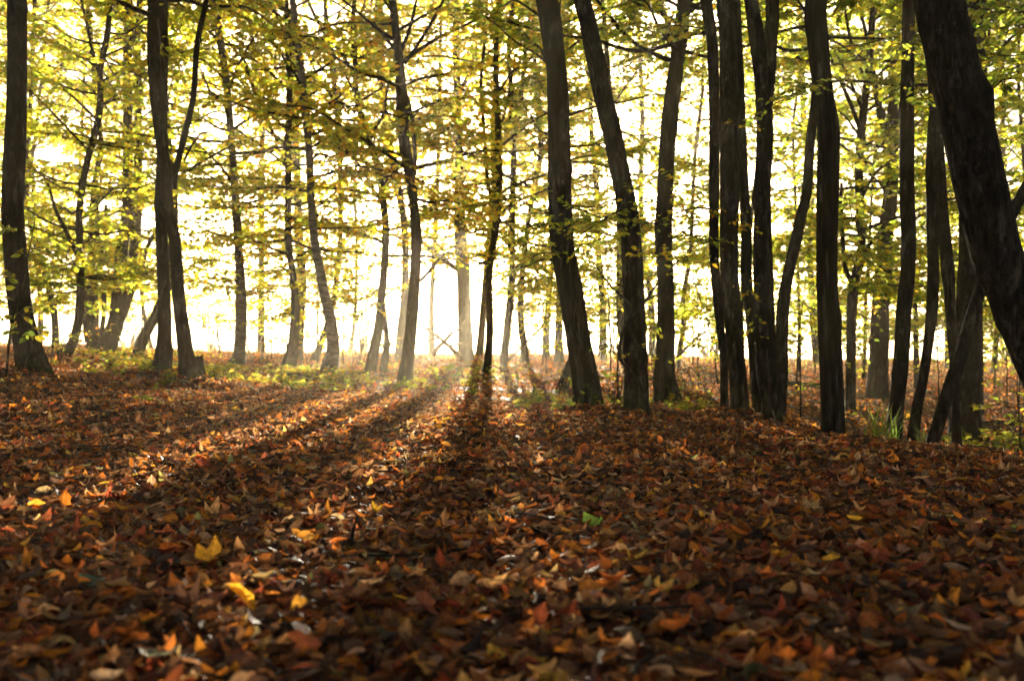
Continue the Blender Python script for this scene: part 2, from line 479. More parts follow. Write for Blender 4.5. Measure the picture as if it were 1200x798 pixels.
NB = [0]
def make_tree(name, label, d, pts, mat, cat='tree', group=None, limbs=(), H=13., h0=2.4, nb=26, bl=2.6, leaf=.075, pal='yg', simple=None,
              flare=.5, lobes=4, sprays=(), top=True, dens=1.0, twig=.62, low=None, sides=14, gap=.25, seed=None, wander=.05):
    P = px_path(pts, d)
    bx, by = P[0, 0], P[0, 1]
    g = gz1(bx, by)
    # start under the ground
    dirn = P[0, :3] - P[1, :3]
    b0 = P[0].copy(); b0[:3] += dirn / max(np.linalg.norm(dirn), .01) * .02
    b0[2] = min(P[0, 2], g) - .22; b0[3] *= 1.1
    if P[0, 2] > g + .02:
        P[0, 2] = g + .01
    rows = [b0] + list(P)
    if top:
        last, prev = P[-1], P[-2]
        t = unit((last - prev)[:3]); r = last[3]
        cur = last.copy(); zt = H
        while cur[2] < zt:
            step = 1.3
            t = unit(t * .8 + np.array([0, 0, .35]) + np.array([*R.normal(0, .09, 2), 0]))
            cur = cur.copy(); cur[:3] += t * step
            cur[3] = max(.012, r * (1 - (cur[2] - last[2]) / max(zt - last[2], 1) * .88))
            rows.append(cur)
    rows = np.array(rows)
    tg = unit(np.gradient(rows[:, :3], axis=0))
    rows[:, 3] *= np.sqrt(np.clip(1 - tg[:, 0] ** 2, .3, 1)) * .96
    path = smooth_path(rows, .07 if d < 11 else .14 if d < 15 else .25)
    rel = path[:, 2] - path[0, 2]
    path[:, 1] += wander * vnoise(rel * .5 + bx * 7, np.full(len(path), by)) * np.clip(rel, 0, 1)
    origin = (bx, by, g)
    root = empty(name, origin, label, cat, group)
    tb = Buf()
    tube(tb, path[:, :3], np.maximum(path[:, 3], .008), int(sides * 1.6) if d < 11 else sides, rough=.055, knots=12 if d < 14 else 6, fine=.012 if d < 14 else .02, flare=(flare * 1.2, .17, lobes, R.uniform(0, 6), .45))
    trunk = tb.build('trunk', mat, root, origin)
    for lp in limbs:
        L_ = px_path(lp, d)
        L_ = smooth_path(L_, .15)
        lb = Buf(); tube(lb, L_[:, :3], np.maximum(L_[:, 3], .006), 8, rough=.08)
        lb.build('limb', mat, root, origin)
    if simple is None: simple = d > 16
    if 405 < pts[0][0] < 600 and d > 14: h0 = max(h0, 2.0 if d < 21 else 2.5)
    cb = Buf()
    pal_ = PALS[pal] if isinstance(pal, str) else pal
    hs = path[:, 2]
    def bough(h, az, length, rise, tw):
        k = int(np.clip(np.searchsorted(hs, h), 1, len(path) - 1))
        S = path[k, :3]
        r0 = min(path[k, 3] * .45, .012 + .008 * length)
        dv = np.array([math.cos(az), math.sin(az), 0])
        pp = [S]
        n = 5
        wob = R.normal(0, .16, 2)
        for q in range(1, n + 1):
            f = q / n
            a2 = az + wob[0] * f
            pp.append(S + np.array([math.cos(a2), math.sin(a2), 0]) * length * f + np.array([0, 0, rise * length * (f - .42 * f * f) + R.normal(0, .05)]))
        return pp, r0
    az = R.uniform(0, 6.28)
    nb = int(nb * 1.35)
    for k in range(nb):
        f = (k + R.random()) / nb
        vis = min(H - 1, CH + .365 * d + .8)
        if f > .9 and d > 16: continue
        h = g + h0 + (vis - h0) * (f / .72) if f < .72 and vis > h0 + 1 else g + max(h0, vis) + (H - max(h0, vis)) * R.random()
        az += 2.4 + R.normal(0, .3)
        length = bl * (1.1 - .4 * (h - g) / H) * R.uniform(.65, 1.25)
        big = h - CH > d * .42
        pp, r0 = bough(h, az, length, R.uniform(-.05, .95) if f > .2 else R.uniform(-.12, .5), twig)
        if big:
            spray(cb, pp, r0, twig * 1.3, .14, leaf * 1.9, pal_, True, dens=.9 * dens, gap=gap - .25)
        else:
            spray(cb, pp, r0, twig, .06, leaf * (1.42 if d > 14 else 1.1), pal_, simple, tilt=.85, dens=dens * 1.75, gap=gap + .16)
            NB[0] += 1
    for k in range(low if low is not None else ((0 if 405 < pts[0][0] < 600 else 7 if 240 < pts[0][0] < 440 else 12) if d > 14 and nb else 0)):
        h = g + R.uniform(1.0, h0 + .4)
        az += 2.4 + R.normal(0, .5)
        pp, r0 = bough(h, az, bl * R.uniform(.5, .95), R.uniform(-.15, .35), twig)
        spray(cb, pp, r0 * .6, twig * .8, .06, leaf * 1.35, pal_, simple, tilt=.8, dens=dens * 1.5, gap=gap)
    for sp in sprays:
        tw = sp.get('twig', twig)
        pp = [at(*p) for p in sp['p']]
        spray(cb, pp, sp.get('r', .012), tw, sp.get('sp', .075), sp.get('leaf', leaf), PALS[sp.get('pal', pal)] if isinstance(sp.get('pal', pal), str) else pal_,
              sp.get('simple', simple), tilt=sp.get('tilt', .5), dens=sp.get('dens', 1.0), gap=sp.get('gap', 0.0), skip=sp.get('skip', .1))
    if cb.n:
        cb.build('crown', [M_TWIG, M_LEAF], root, origin, color=True)
    return root


TREES = []
def T(*a, **k): TREES.append((a, k))

# ---- left side
T('beech_tree', 'dark thick trunk nearest the left edge, wide at its foot, leafy sapling before it', 10.3,
  [(39, 436, 36), (30, 395, 31), (22, 350, 27), (15, 250, 26), (17, 180, 25), (19.5, 100, 23), (19, 0, 22)], M_BEECH, h0=4.6, nb=24, pal='yggreen', H=13)
T('beech_tree', 'slender dark trunk with a sideways-swept foot and forked stem, right of the left-edge trunk', 17,
  [(68, 419, 17), (80, 411, 15), (89, 388, 11), (94, 353, 10), (95, 297, 9), (94, 245, 8), (102, 191, 8), (111, 157, 8), (117, 125, 8), (117, 81, 7), (125, 38, 7), (128, 0, 6)],
  M_BEECH, limbs=[[(93, 305, 6), (84, 285, 5), (74, 264, 5), (66, 248, 4), (56, 215, 3)], [(117, 90, 4), (108, 60, 4), (102, 30, 4), (95, 0, 3)]], h0=1.8, nb=34, pal='yg')
T('beech_tree', 'thin left-leaning hazy trunk behind the slender forked trunk near the left edge', 24,
  [(65, 402, 9), (63, 372, 8), (56, 335, 8), (47, 306, 8), (38, 270, 7), (33, 245, 7), (30, 200, 6), (36, 120, 5), (40, 0, 5)], M_BEECH, h0=2.2, nb=36, pal='yg')
T('beech_tree', 'clump of thin grey stems from one ragged foot, left of the broad leaning twin trunk', 22.5,
  [(109, 402, 16), (108, 385, 13), (107, 360, 11), (107, 310, 10), (108, 250, 9), (112, 205, 7), (118, 170, 6), (112, 110, 6), (107, 53, 6), (102, 0, 5)], M_BEECH,
  limbs=[[(116, 401, 7), (121, 375, 6), (122, 345, 6), (117, 300, 5), (114, 250, 4), (120, 200, 4)], [(102, 401, 6), (99, 375, 5), (101, 340, 5), (98, 300, 4), (93, 250, 3)],
         [(112, 400, 6), (114, 370, 5), (112, 330, 5), (122, 280, 4), (124, 240, 4)]], h0=2.0, nb=34, pal='yg')
T('beech_tree', 'broad grey twin-stemmed trunk leaning right from its foot in the sunlit grass on the left', 21.5,
  [(124, 409, 24), (131, 392, 21), (138, 370, 19), (141, 328, 17), (143, 291, 15), (149, 250, 13), (149, 175, 12), (149, 81, 11), (150, 0, 9)], M_BEECH,
  limbs=[[(139, 376, 14), (149, 350, 12), (156, 300, 11), (160, 245, 11), (162, 170, 10), (161, 81, 10), (160, 31, 9), (164, 0, 8), (168, -60, 6)],
         [(152, 348, 7), (159, 335, 6), (166, 313, 5), (175, 285, 5), (187, 262, 4), (197, 235, 3)],
         [(149, 20, 6), (141, 12, 5), (133, 4, 4), (124, -12, 4)]], h0=2.2, nb=36, pal='yg', flare=.3)
T('beech_tree', 'mossy trunk leaning strongly right in bright haze, half hidden behind the pair of grey trunks', 18.5,
  [(161, 414, 14), (172, 390, 14), (185, 366, 13), (197, 335, 12), (203, 290, 11), (204, 240, 10), (198, 180, 9), (190, 90, 8), (184, 0, 7)], M_MOSSY, h0=3.0, nb=26, pal='yg', flare=.2)
T('beech_tree', 'upright rear trunk of the close grey pair, standing behind its bowed neighbour', 13,
  [(189, 438, 23), (192, 400, 18), (192, 350, 16), (190, 300, 15), (188, 240, 14), (190, 180, 13), (191, 90, 13), (191, 0, 13)], M_BEECH, h0=4.8, nb=22, pal='yg')
T('beech_tree', 'bowed front trunk of the close grey pair, with buttress roots and a side limb', 12,
  [(224, 451, 28), (219, 425, 20), (214, 391, 17), (209, 344, 16), (205, 281, 14), (197, 244, 14), (193, 194, 14), (185, 138, 16), (180, 94, 15), (178, 40, 14.5), (178, 0, 14)],
  M_BEECH, limbs=[[(203, 222, 8), (206, 200, 8), (219, 147, 8), (227, 110, 7), (231, 53, 7), (242, 0, 6), (250, -50, 5)],
                  [(216, 188, 3), (224, 172, 3), (236, 156, 2.5), (246, 155, 2)], [(226, 440, 15), (238, 449, 13), (248, 457, 11), (258, 464, 7)],
                  [(219, 440, 12), (211, 450, 11), (205, 457, 7)]],
  h0=4.2, nb=22, pal='yg', flare=.7, lobes=5)
T('birch_tree', 'pale flaky trunk with dark foot alone in the bright gap right of the close pair', 18,
  [(279, 429, 17), (281, 410, 14.5), (283, 380, 14), (283, 344, 13.5), (281, 313, 11), (278, 266, 10.5), (273, 194, 9), (270, 141, 9), (264, 81, 9), (256, 38, 9.5), (249, 0, 8)], M_BIRCH,
  limbs=[[(277, 418, 8), (270, 424, 7), (264, 431, 5)]], h0=2.8, nb=32, pal='yg')
T('beech_tree', 'straight dark trunk with mossy foot just left of the white-barked curved birch', 19,
  [(337, 434, 17), (344, 400, 13), (346, 360, 11), (343, 319, 9), (338, 281, 9), (338, 182, 8.5), (339, 119, 8), (338, 63, 7), (335, 0, 7)], M_MOSSY,
  limbs=[[(338, 175, 4), (324, 163, 4), (313, 140, 4.5), (300, 112, 4), (291, 88, 4), (284, 60, 3)], [(336, 168, 3), (315, 155, 3), (296, 137, 2.5), (280, 125, 2)]], h0=1.7, nb=38, pal='mix', bl=2.8,
  sprays=[dict(p=[(341, 300, 19), (322, 296, 18.6), (300, 300, 18), (282, 306, 17.6)], leaf=.07, pal='gold'),
          dict(p=[(345, 340, 19), (366, 338, 18.5), (390, 345, 18), (412, 352, 17.6)], leaf=.07, pal='yg'),
          dict(p=[(345, 370, 19), (325, 366, 18.5), (306, 372, 18), (292, 378, 17.6)], leaf=.07, pal='yg')])
T('beech_tree', 'hazy greyer trunk directly behind the straight dark trunk that stands left of the birch', 24,
  [(350, 417, 10), (352, 375, 10), (354, 328, 11), (350, 281, 12), (349, 235, 10), (347, 175, 9), (346, 125, 9), (344, 60, 8), (343, 0, 7)], M_BEECH, h0=2.4, nb=34, pal='mix')
T('birch_tree', 'white-barked birch with a curved trunk leaning left, dark foot beside the sunlit leaf patch', 16.6,
  [(385, 439, 20), (391, 410, 16.5), (388, 375, 14.5), (380, 344, 12.5), (374, 313, 11.5), (369, 281, 10.5), (365, 240, 9.5), (362, 175, 9.5), (357, 125, 9.5), (352, 78, 9.5), (346, 31, 9), (343, 0, 8)], M_BIRCH,
  h0=2.9, nb=28, pal='mix')
T('beech_tree', 'thin crooked trunk crossing behind the curved white-barked birch, forking near the top', 24,
  [(366, 428, 10), (374, 408, 9.5), (382, 385, 8.5), (391, 353, 7.5), (396, 306, 7), (399, 270, 6.5), (398, 175, 7), (396, 150, 7), (391, 94, 7), (388, 56, 6), (382, 22, 6), (381, 0, 5)], M_BEECH,
  limbs=[[(388, 56, 5), (378, 35, 4), (367, 15, 4), (358, -5, 4)], [(396, 130, 4), (384, 105, 4), (370, 85, 3.5), (352, 40, 3)]], h0=2.2, nb=34, pal='mix')
# ---- centre
T('beech_tree', 'dark trunk with a wavy upper stem swinging left, just left of the stout snag-branched trunk', 18,
  [(433, 440, 15), (439, 408, 13), (444, 382, 12), (447, 344, 10), (450, 313, 9), (452, 270, 9), (448, 230, 9), (443, 198, 8.5), (436, 175, 8), (430, 154, 8), (422, 132, 8), (417, 107, 7.5), (416, 69, 7), (414, 38, 7), (415, 0, 5)],
  M_BEECH, limbs=[[(449, 436, 10), (453, 405, 8), (452, 380, 6), (449, 350, 4)], [(417, 132, 5), (407, 125, 4), (397, 120, 4), (384, 122, 3)], [(434, 165, 4), (440, 150, 4), (448, 137, 3.5), (452, 118, 3), (456, 92, 3), (462, 72, 2)],
                  [(416, 88, 4), (406, 72, 4), (396, 58, 3), (380, 48, 2)]],
  h0=1.9, nb=36, pal='mix', bl=2.8,
  sprays=[dict(p=[(450, 300, 18), (430, 300, 17.6), (408, 305, 17), (388, 312, 16.6)], pal='yg'),
          dict(p=[(447, 352, 18), (430, 362, 17.5), (412, 368, 17), (398, 372, 16.7)], pal='yg', twig=.7), dict(p=[(449, 318, 18), (428, 322, 17.6), (405, 330, 17.2), (385, 328, 17)], pal='yg', twig=.75), dict(p=[(449, 330, 18), (436, 345, 18.8), (418, 342, 19.6), (396, 346, 20)], pal='yg', twig=.8)])
T('beech_tree', 'stout grey-brown trunk leaning right with a bare snag branch, casting a long shadow', 15.7,
  [(474, 451, 19), (478, 419, 16), (483, 375, 14.5), (486, 328, 13.5), (488, 281, 13), (486, 250, 12), (482, 215, 12), (477, 185, 14), (473, 160, 15), (472, 138, 15), (470, 103, 13), (467, 63, 11), (464, 38, 10), (460, 0, 10)],
  M_BEECH, limbs=[[(492, 330, 4), (503, 318, 3.5), (514, 304, 3), (528, 293, 1.6)], [(486, 205, 5), (486, 182, 5), (484, 150, 5), (480, 125, 5), (474, 105, 5)],
                  [(470, 60, 5), (478, 40, 4), (484, 20, 4), (488, 0, 3)], [(474, 75, 5), (488, 55, 4), (505, 28, 4), (520, 0, 3)]],
  h0=2.9, nb=26, pal='mix', bl=2.6,
  sprays=[dict(p=[(440, 198, 15.5), (475, 205, 15), (510, 219, 14.4), (545, 227, 14), (575, 226, 13.8)], twig=.75, leaf=.07, pal='gold', r=.02, sp=.055),
          dict(p=[(440, 198, 15.5), (415, 195, 15), (390, 203, 14.6), (365, 210, 14.2)], twig=.7, leaf=.07, pal='goldyg', r=.018, sp=.06),
          dict(p=[(478, 240, 15.6), (520, 246, 14.8), (560, 240, 14.2), (600, 246, 13.8)], twig=.7, leaf=.07, pal='goldyg', r=.016, sp=.06),
          dict(p=[(480, 226, 15.6), (450, 232, 15), (420, 228, 14.5), (395, 236, 14)], twig=.7, leaf=.07, pal='mix', r=.016, sp=.06)])
T('beech_tree', 'pale hazy trunk almost lost in sun glare behind the stout snag-branched trunk', 26,
  [(467, 430, 11), (470, 391, 11), (474, 353, 10), (475, 313, 9), (474, 270, 9), (468, 225, 9), (456, 169, 10), (452, 138, 9.5), (447, 94, 10), (445, 56, 10), (444, 0, 10)], M_BEECH,
  limbs=[[(448, 100, 5), (438, 85, 4), (425, 75, 4), (412, 60, 3)]], h0=2.6, nb=34, pal='mix')
T('beech_tree', 'thick pale grey trunk on the far rise beside the bleached dead boughs', 27,
  [(546, 421, 20), (545, 388, 17.5), (544, 353, 17), (543, 319, 17), (541, 288, 16), (539, 255, 14), (538, 210, 12), (538, 169, 10), (536, 103, 9.5), (535, 63, 9), (534, 0, 8)], M_BEECH,
  limbs=[[(541, 318, 8), (530, 312, 7), (518, 303, 7), (505, 292, 6), (494, 283, 5), (480, 265, 4)], [(540, 105, 6), (546, 95, 6), (550, 82, 5), (560, 50, 4)]], h0=2.6, nb=40, pal='mix', bl=3.0)
T('beech_tree', 'straight slim dark trunk in the middle, its shadow falling straight towards the viewer', 18.7,
  [(569, 442, 12), (573, 413, 10), (574, 375, 9), (573, 344, 8.5), (574, 313, 8.5), (579, 281, 8.5), (584, 240, 9), (585, 200, 9), (584, 175, 8.5), (583, 125, 7.5), (581, 78, 6.5), (582, 31, 6), (585, 0, 6)],
  M_BEECH, limbs=[[(575, 308, 5), (568, 308, 4.5), (560, 309, 4)], [(578, 245, 4.5), (572, 216, 4.5), (569, 175, 4), (565, 119, 4), (564, 88, 4), (568, 50, 3.5), (571, 0, 3)],
                  [(584, 160, 3), (592, 130, 3), (598, 100, 3), (604, 70, 2)]],
  h0=2.6, nb=30, pal='mix')
T('beech_tree', 'slim pale trunk forking into a narrow V, just right of the straight slim middle trunk', 22,
  [(589, 440, 10), (594, 388, 10), (599, 344, 9), (600, 313, 8), (600, 260, 8), (601, 216, 7.5), (602, 175, 7.5), (599, 147, 6), (599, 100, 6), (596, 63, 6), (601, 0, 5)], M_BEECH,
  limbs=[[(602, 165, 6), (604, 148, 6), (610, 119, 5), (614, 75, 4.5), (617, 50, 4), (622, 0, 3)]], h0=2.4, nb=34, pal='mix')
T('beech_tree', 'pale far trunk with thick foot and zigzag lean, left of the mossy leaning trunk', 25,
  [(614, 431, 13), (614, 405, 9), (610, 372, 8), (611, 335, 7.5), (617, 275, 7), (627, 213, 7), (634, 178, 7.5), (632, 138, 6.5), (630, 103, 6.5), (626, 63, 5), (624, 0, 4)], M_BEECH,
  limbs=[[(633, 182, 4), (640, 170, 3.5), (650, 150, 3)]], h0=2.2, nb=36, pal='mix',
  sprays=[dict(p=[(612, 340, 25), (640, 330, 24), (665, 335, 23.4)], pal='yg'), dict(p=[(612, 320, 25), (590, 318, 24), (570, 326, 23.4)], pal='yg')])
T('beech_tree', 'short stretch of far grey trunk showing just left behind the mossy leaning trunk', 26,
  [(655, 427, 12), (655, 394, 10), (655, 366, 9), (656, 300, 9), (654, 220, 8), (650, 120, 8), (646, 0, 7)], M_BEECH, h0=2.4, nb=34, pal='yggreen')
T('beech_tree', 'grey trunk of which only a splayed foot peeps out behind the mossy leaning trunk', 15,
  [(659, 447, 13), (667, 432, 12), (676, 400, 11), (673, 345, 11), (666, 290, 10), (661, 220, 10), (656, 120, 9), (650, 0, 8)], M_BEECH, h0=4, nb=20, pal='yggreen', flare=.45)
T('beech_tree', 'big dark mossy trunk leaning left in the middle, small plants round its foot', 10,
  [(690, 478, 36), (685, 438, 33), (677, 394, 30.5), (669, 344, 31), (663, 313, 30), (658, 281, 29), (656, 250, 29), (655, 219, 28.5), (655, 172, 28), (654, 125, 27), (651, 81, 26), (647, 44, 27), (641, 0, 28)], M_MOSSY,
  h0=4.6, nb=22, pal='yggreen', flare=.25, sides=20,
  sprays=[dict(p=[(663, 268, 10), (645, 262, 9.6), (622, 266, 9.2), (600, 276, 8.9)], pal='yggreen', leaf=.065, r=.014), dict(p=[(665, 300, 10), (640, 296, 9.5), (618, 304, 9.1)], pal='yggreen', leaf=.06, r=.01),
          dict(p=[(660, 240, 10), (690, 250, 9.5), (718, 262, 9.1), (738, 272, 8.9)], pal='yggreen', leaf=.065, r=.012)])
T('beech_tree', 'big dark trunk bending sharply left above head height, a crooked sapling pressed against its foot', 9.7,
  [(746, 487, 32), (745, 438, 29), (744, 391, 27.5), (743, 350, 26), (741, 313, 25), (738, 266, 25), (734, 238, 25), (727, 204, 24.5), (718, 157, 24), (708, 119, 24), (702, 88, 24), (693, 47, 23), (682, 0, 22)], M_BEECH,
  h0=4.6, nb=22, pal='yggreen', flare=.2, sides=20,
  sprays=[dict(p=[(738, 262, 9.7), (765, 262, 9.2), (795, 270, 8.8), (830, 278, 8.5)], pal='yggreen', leaf=.06, r=.012), dict(p=[(730, 244, 9.7), (700, 262, 9.2), (672, 280, 8.9), (650, 290, 8.7)], pal='yggreen', leaf=.062, r=.014),
          dict(p=[(741, 300, 9.7), (770, 302, 9.3), (800, 296, 9)], pal='goldyg', leaf=.06, r=.01)])
T('curved_sapling', 'thin crooked sapling snaking up the front of the sharply bending dark trunk', 9.15,
  [(762, 487, 5), (751, 454, 4.8), (738, 433, 4.8), (727, 421, 4.6), (729, 392, 4.4), (740, 372, 4), (756, 353, 3.6), (777, 324, 3), (796, 305, 2.5)], M_TWIG, cat='sapling',
  limbs=[[(741, 370, 3), (740, 358, 3), (718, 338, 2.6), (699, 313, 2)], [(756, 353, 2.5), (770, 345, 2), (785, 345, 1.4)]], top=False, nb=0, flare=.1, sides=8,
  sprays=[dict(p=[(727, 410, 9.1), (712, 402, 9), (700, 408, 8.9)], twig=.16, leaf=.055, pal='yggreen', r=.004, simple=False), dict(p=[(735, 415, 9.1), (748, 405, 8.95), (760, 410, 8.85)], twig=.2, leaf=.055, pal='yggreen', r=.004, simple=False),
          dict(p=[(740, 360, 9.1), (715, 336, 9), (690, 318, 8.9)], twig=.28, leaf=.055, pal='yggreen', r=.004, simple=False), dict(p=[(760, 350, 9.1), (785, 320, 9), (805, 300, 8.9)], twig=.28, leaf=.055, pal='yggreen', r=.004, simple=False)])
T('beech_tree', 'tall dark trunk with flared mossy foot and forked top, left of the four-trunk cluster', 13,
  [(782, 467, 33), (779, 438, 24), (780, 391, 22), (780, 344, 20.5), (779, 313, 21), (777, 275, 21), (779, 240, 20), (780, 213, 19.5), (783, 163, 20), (788, 116, 20), (793, 78, 19), (798, 41, 18.5), (801, 10, 17), (803, -30, 15)], M_MOSSY,
  limbs=[[(794, 72, 8), (788, 47, 7.5), (783, 28, 7), (772, 0, 6), (764, -40, 5)], [(796, 74, 6), (780, 69, 6), (762, 62, 5), (743, 50, 5), (726, 34, 5), (712, 16, 4.5), (696, -4, 4)], [(801, 16, 8), (812, 8, 8), (824, 10, 7), (838, -6, 6)]],
  h0=4.4, nb=22, pal='yggreen', flare=.4, lobes=5, sides=18,
  sprays=[dict(p=[(780, 285, 13), (810, 270, 12.5), (840, 290, 12)], pal='yggreen', leaf=.065), dict(p=[(782, 215, 13), (812, 218, 12.4), (835, 225, 12)], pal='goldyg', leaf=.065)])
T('beech_tree', 'thin crooked pale tree between the flared trunk and the four-trunk cluster', 24,
  [(794, 442, 6), (796, 413, 7), (801, 382, 7), (799, 360, 6), (804, 328, 6), (809, 291, 5.5), (811, 250, 5), (812, 219, 5), (815, 175, 5), (820, 132, 4.5), (823, 107, 4.5), (825, 0, 4)], M_DEAD,
  limbs=[[(797, 415, 5), (806, 406, 4), (816, 396, 3.5), (828, 388, 2)]], h0=2.6, nb=32, pal='yggreen')
# ---- right cluster
T('beech_tree', 'leftmost slim trunk of the tight four-trunk cluster, bowing left at eye height', 9.9,
  [(850, 492, 11), (849, 469, 10), (849, 422, 10), (845, 385, 10.5), (841, 344, 11), (838, 297, 12), (838, 235, 13), (838, 188, 13), (838, 141, 13), (837, 94, 13), (835, 47, 14), (828, 0, 14)], M_BEECH, h0=4.4, nb=14, pal='yggreen',
  sprays=[dict(p=[(838, 246, 9.9), (815, 244, 9.5), (795, 250, 9.2), (775, 252, 9)], pal='goldyg', leaf=.055, twig=.3, r=.014)])
T('beech_tree', 'stout lit-edged trunk at the heart of the tight four-trunk cluster, small yellow leaves across it', 9.5,
  [(868, 497, 25), (866, 470, 21), (864, 438, 20), (861, 391, 20.5), (857, 344, 22), (855, 297, 22), (855, 219, 22), (854, 125, 21), (853, 31, 22), (850, 0, 22)], M_BEECH, h0=4.3, nb=16, pal='yggreen', flare=.35, sides=18,
  sprays=[dict(p=[(848, 248, 9.4), (862, 256, 9.1), (878, 268, 8.9), (888, 290, 8.8)], pal='gold', leaf=.045, twig=.22, r=.005), dict(p=[(838, 158, 9.4), (858, 145, 9.1), (880, 148, 8.9)], pal='goldyg', leaf=.045, twig=.25, r=.005),
          dict(p=[(868, 300, 9.4), (878, 335, 9.1), (884, 370, 9), (890, 405, 8.9)], pal='goldyg', leaf=.045, twig=.2, r=.004)])
T('beech_tree', 'dark trunk squeezed behind the stout heart trunk of the four-trunk cluster', 10.3,
  [(890, 496, 13), (885, 438, 12.5), (880, 375, 13), (874, 328, 13.5), (874, 270, 13), (870, 200, 12), (866, 100, 11), (862, 0, 10)], M_MOSSY, h0=4.6, nb=14, pal='yggreen')
T('beech_tree', 'smooth rounded trunk at the right of the tight four-trunk cluster, leaning left at the top', 9.2,
  [(906, 500, 25), (903, 469, 22.5), (898, 438, 22), (895, 391, 21), (893, 344, 20), (892, 297, 20), (893, 250, 20), (893, 219, 20), (896, 172, 20), (895, 125, 20), (890, 78, 18.5), (884, 31, 19), (879, 0, 17)], M_BEECH, h0=4.3, nb=18, pal='yggreen', flare=.25, sides=18)
T('beech_tree', 'dark trunk emerging near the top right of the smooth rounded cluster trunk, hidden lower down', 11,
  [(905, 490, 14), (902, 400, 13), (897, 250, 13), (900, 130, 13), (903, 90, 14), (904, 47, 16), (906, 0, 16)], M_BEECH, h0=4.8, nb=16, pal='yggreen')
T('beech_tree', 'dark trunk slanting up rightward between the four-trunk cluster and the ridged straight trunk', 12,
  [(914, 478, 13), (917, 438, 15), (917, 400, 15), (918, 360, 15.5), (923, 325, 14), (931, 288, 14), (939, 250, 13), (945, 226, 12), (948, 175, 11.5), (953, 132, 11), (956, 90, 11), (958, 0, 10)], M_BEECH, h0=4.4, nb=18, pal='yggreen')
T('oak_tree', 'straight dark trunk with finely ridged mossy bark, rising just past the leaf-covered crest', 9,
  [(977, 514, 29), (976, 473, 28), (975, 422, 27), (973, 372, 26), (971, 321, 25), (970, 270, 25), (970, 203, 26), (970, 152, 26), (965, 118, 25), (962, 95, 24), (957, 51, 26), (955, 0, 27)], M_RIDGE, h0=4.2, nb=18, pal='yggreen', flare=.15, sides=20,
  sprays=[dict(p=[(962, 92, 8.8), (935, 108, 7.6), (905, 124, 6.6), (880, 140, 6.0)], pal='green', leaf=.06, twig=.22, r=.009, simple=False)])
T('beech_tree', 'slim grey tree forking low into a Y, right of the straight ridged trunk', 16,
  [(996, 482, 12), (997, 439, 12), (998, 388, 12), (1000, 345, 13), (1004, 322, 12), (1010, 297, 10.5), (1010, 270, 10), (1007, 203, 10), (1009, 162, 10.5), (1013, 118, 9.5), (1018, 74, 9), (1021, 27, 8), (1023, 0, 7)], M_BEECH,
  limbs=[[(1001, 334, 8), (995, 325, 7), (990, 312, 6), (988, 285, 5.5), (985, 244, 5), (986, 215, 4)], [(1010, 160, 5), (1000, 130, 5), (985, 95, 4.5), (972, 65, 4), (962, 40, 3)],
         [(1015, 100, 5), (1004, 70, 4), (996, 45, 4), (990, 10, 3)], [(1010, 300, 4.5), (1020, 285, 4), (1032, 270, 4), (1044, 245, 3)]], h0=2.6, nb=28, pal='yggreen')
T('beech_tree', 'broad pale trunk striped by slanting sunbeams, splitting near the top, beyond the Y-forked tree', 19,
  [(1028, 464, 27), (1029, 440, 24), (1031, 400, 22.5), (1032, 360, 21.5), (1036, 321, 19.5), (1038, 270, 18.5), (1042, 237, 18), (1044, 190, 18), (1043, 160, 17), (1047, 118, 11), (1045, 68, 9), (1044, 0, 8)], M_BEECH,
  limbs=[[(1042, 172, 10), (1036, 148, 9), (1031, 129, 9), (1025, 95, 7), (1020, 60, 5), (1010, 20, 4)], [(1047, 165, 7), (1053, 145, 6), (1056, 120, 5), (1060, 90, 4)], [(1035, 320, 5), (1028, 308, 5), (1022, 302, 4), (1015, 300, 3)]],
  h0=2.8, nb=30, pal='yggreen', flare=.3,
  sprays=[dict(p=[(1040, 344, 18.6), (1018, 340, 17.6), (998, 346, 16.6), (985, 350, 16)], pal='goldyg', leaf=.065, twig=.35), dict(p=[(1040, 364, 18.6), (1018, 362, 17.6), (1000, 366, 16.8)], pal='goldyg', leaf=.065, twig=.3)])
T('beech_tree', 'dark curved trunk with a tall tuft of green blades at its foot', 9.5,
  [(1046, 508, 22), (1050, 473, 18.5), (1055, 422, 18), (1058, 372, 17.5), (1063, 321, 17.5), (1064, 270, 18), (1063, 237, 18), (1063, 169, 17.5), (1063, 118, 16.5), (1064, 68, 15.5), (1065, 0, 15)], M_BEECH, h0=4.2, nb=16, pal='green',
  sprays=[dict(p=[(1064, 90, 9.3), (1075, 105, 8.6), (1085, 118, 8), (1092, 130, 7.6)], pal='green', leaf=.06, twig=.22, r=.006, simple=False), dict(p=[(1060, 40, 9.3), (1052, 60, 8.8), (1040, 72, 8.4)], pal='green', leaf=.06, twig=.25, r=.006, simple=False)])
T('beech_tree', 'slim S-curved trunk with one sunlit edge, between the dark curved trunk and the leaning pole', 9.9,
  [(1069, 518, 14), (1074, 480, 13), (1082, 439, 12), (1087, 405, 12), (1092, 365, 13.5), (1094, 321, 13.5), (1093, 270, 14), (1093, 237, 15), (1092, 190, 15), (1094, 142, 14), (1097, 100, 13), (1100, 0, 12)], M_BEECH, h0=4.3, nb=16, pal='yggreen')
T('beech_tree', 'trunk narrowing downward beside the slim S-curved trunk, its foot hidden behind the leaning pole', 11,
  [(1121, 526, 11), (1117, 440, 10), (1113, 372, 12), (1111, 321, 14.5), (1106, 270, 15), (1102, 220, 15), (1098, 150, 14), (1094, 80, 13), (1090, 0, 12)], M_BEECH, h0=4.5, nb=16, pal='yggreen')
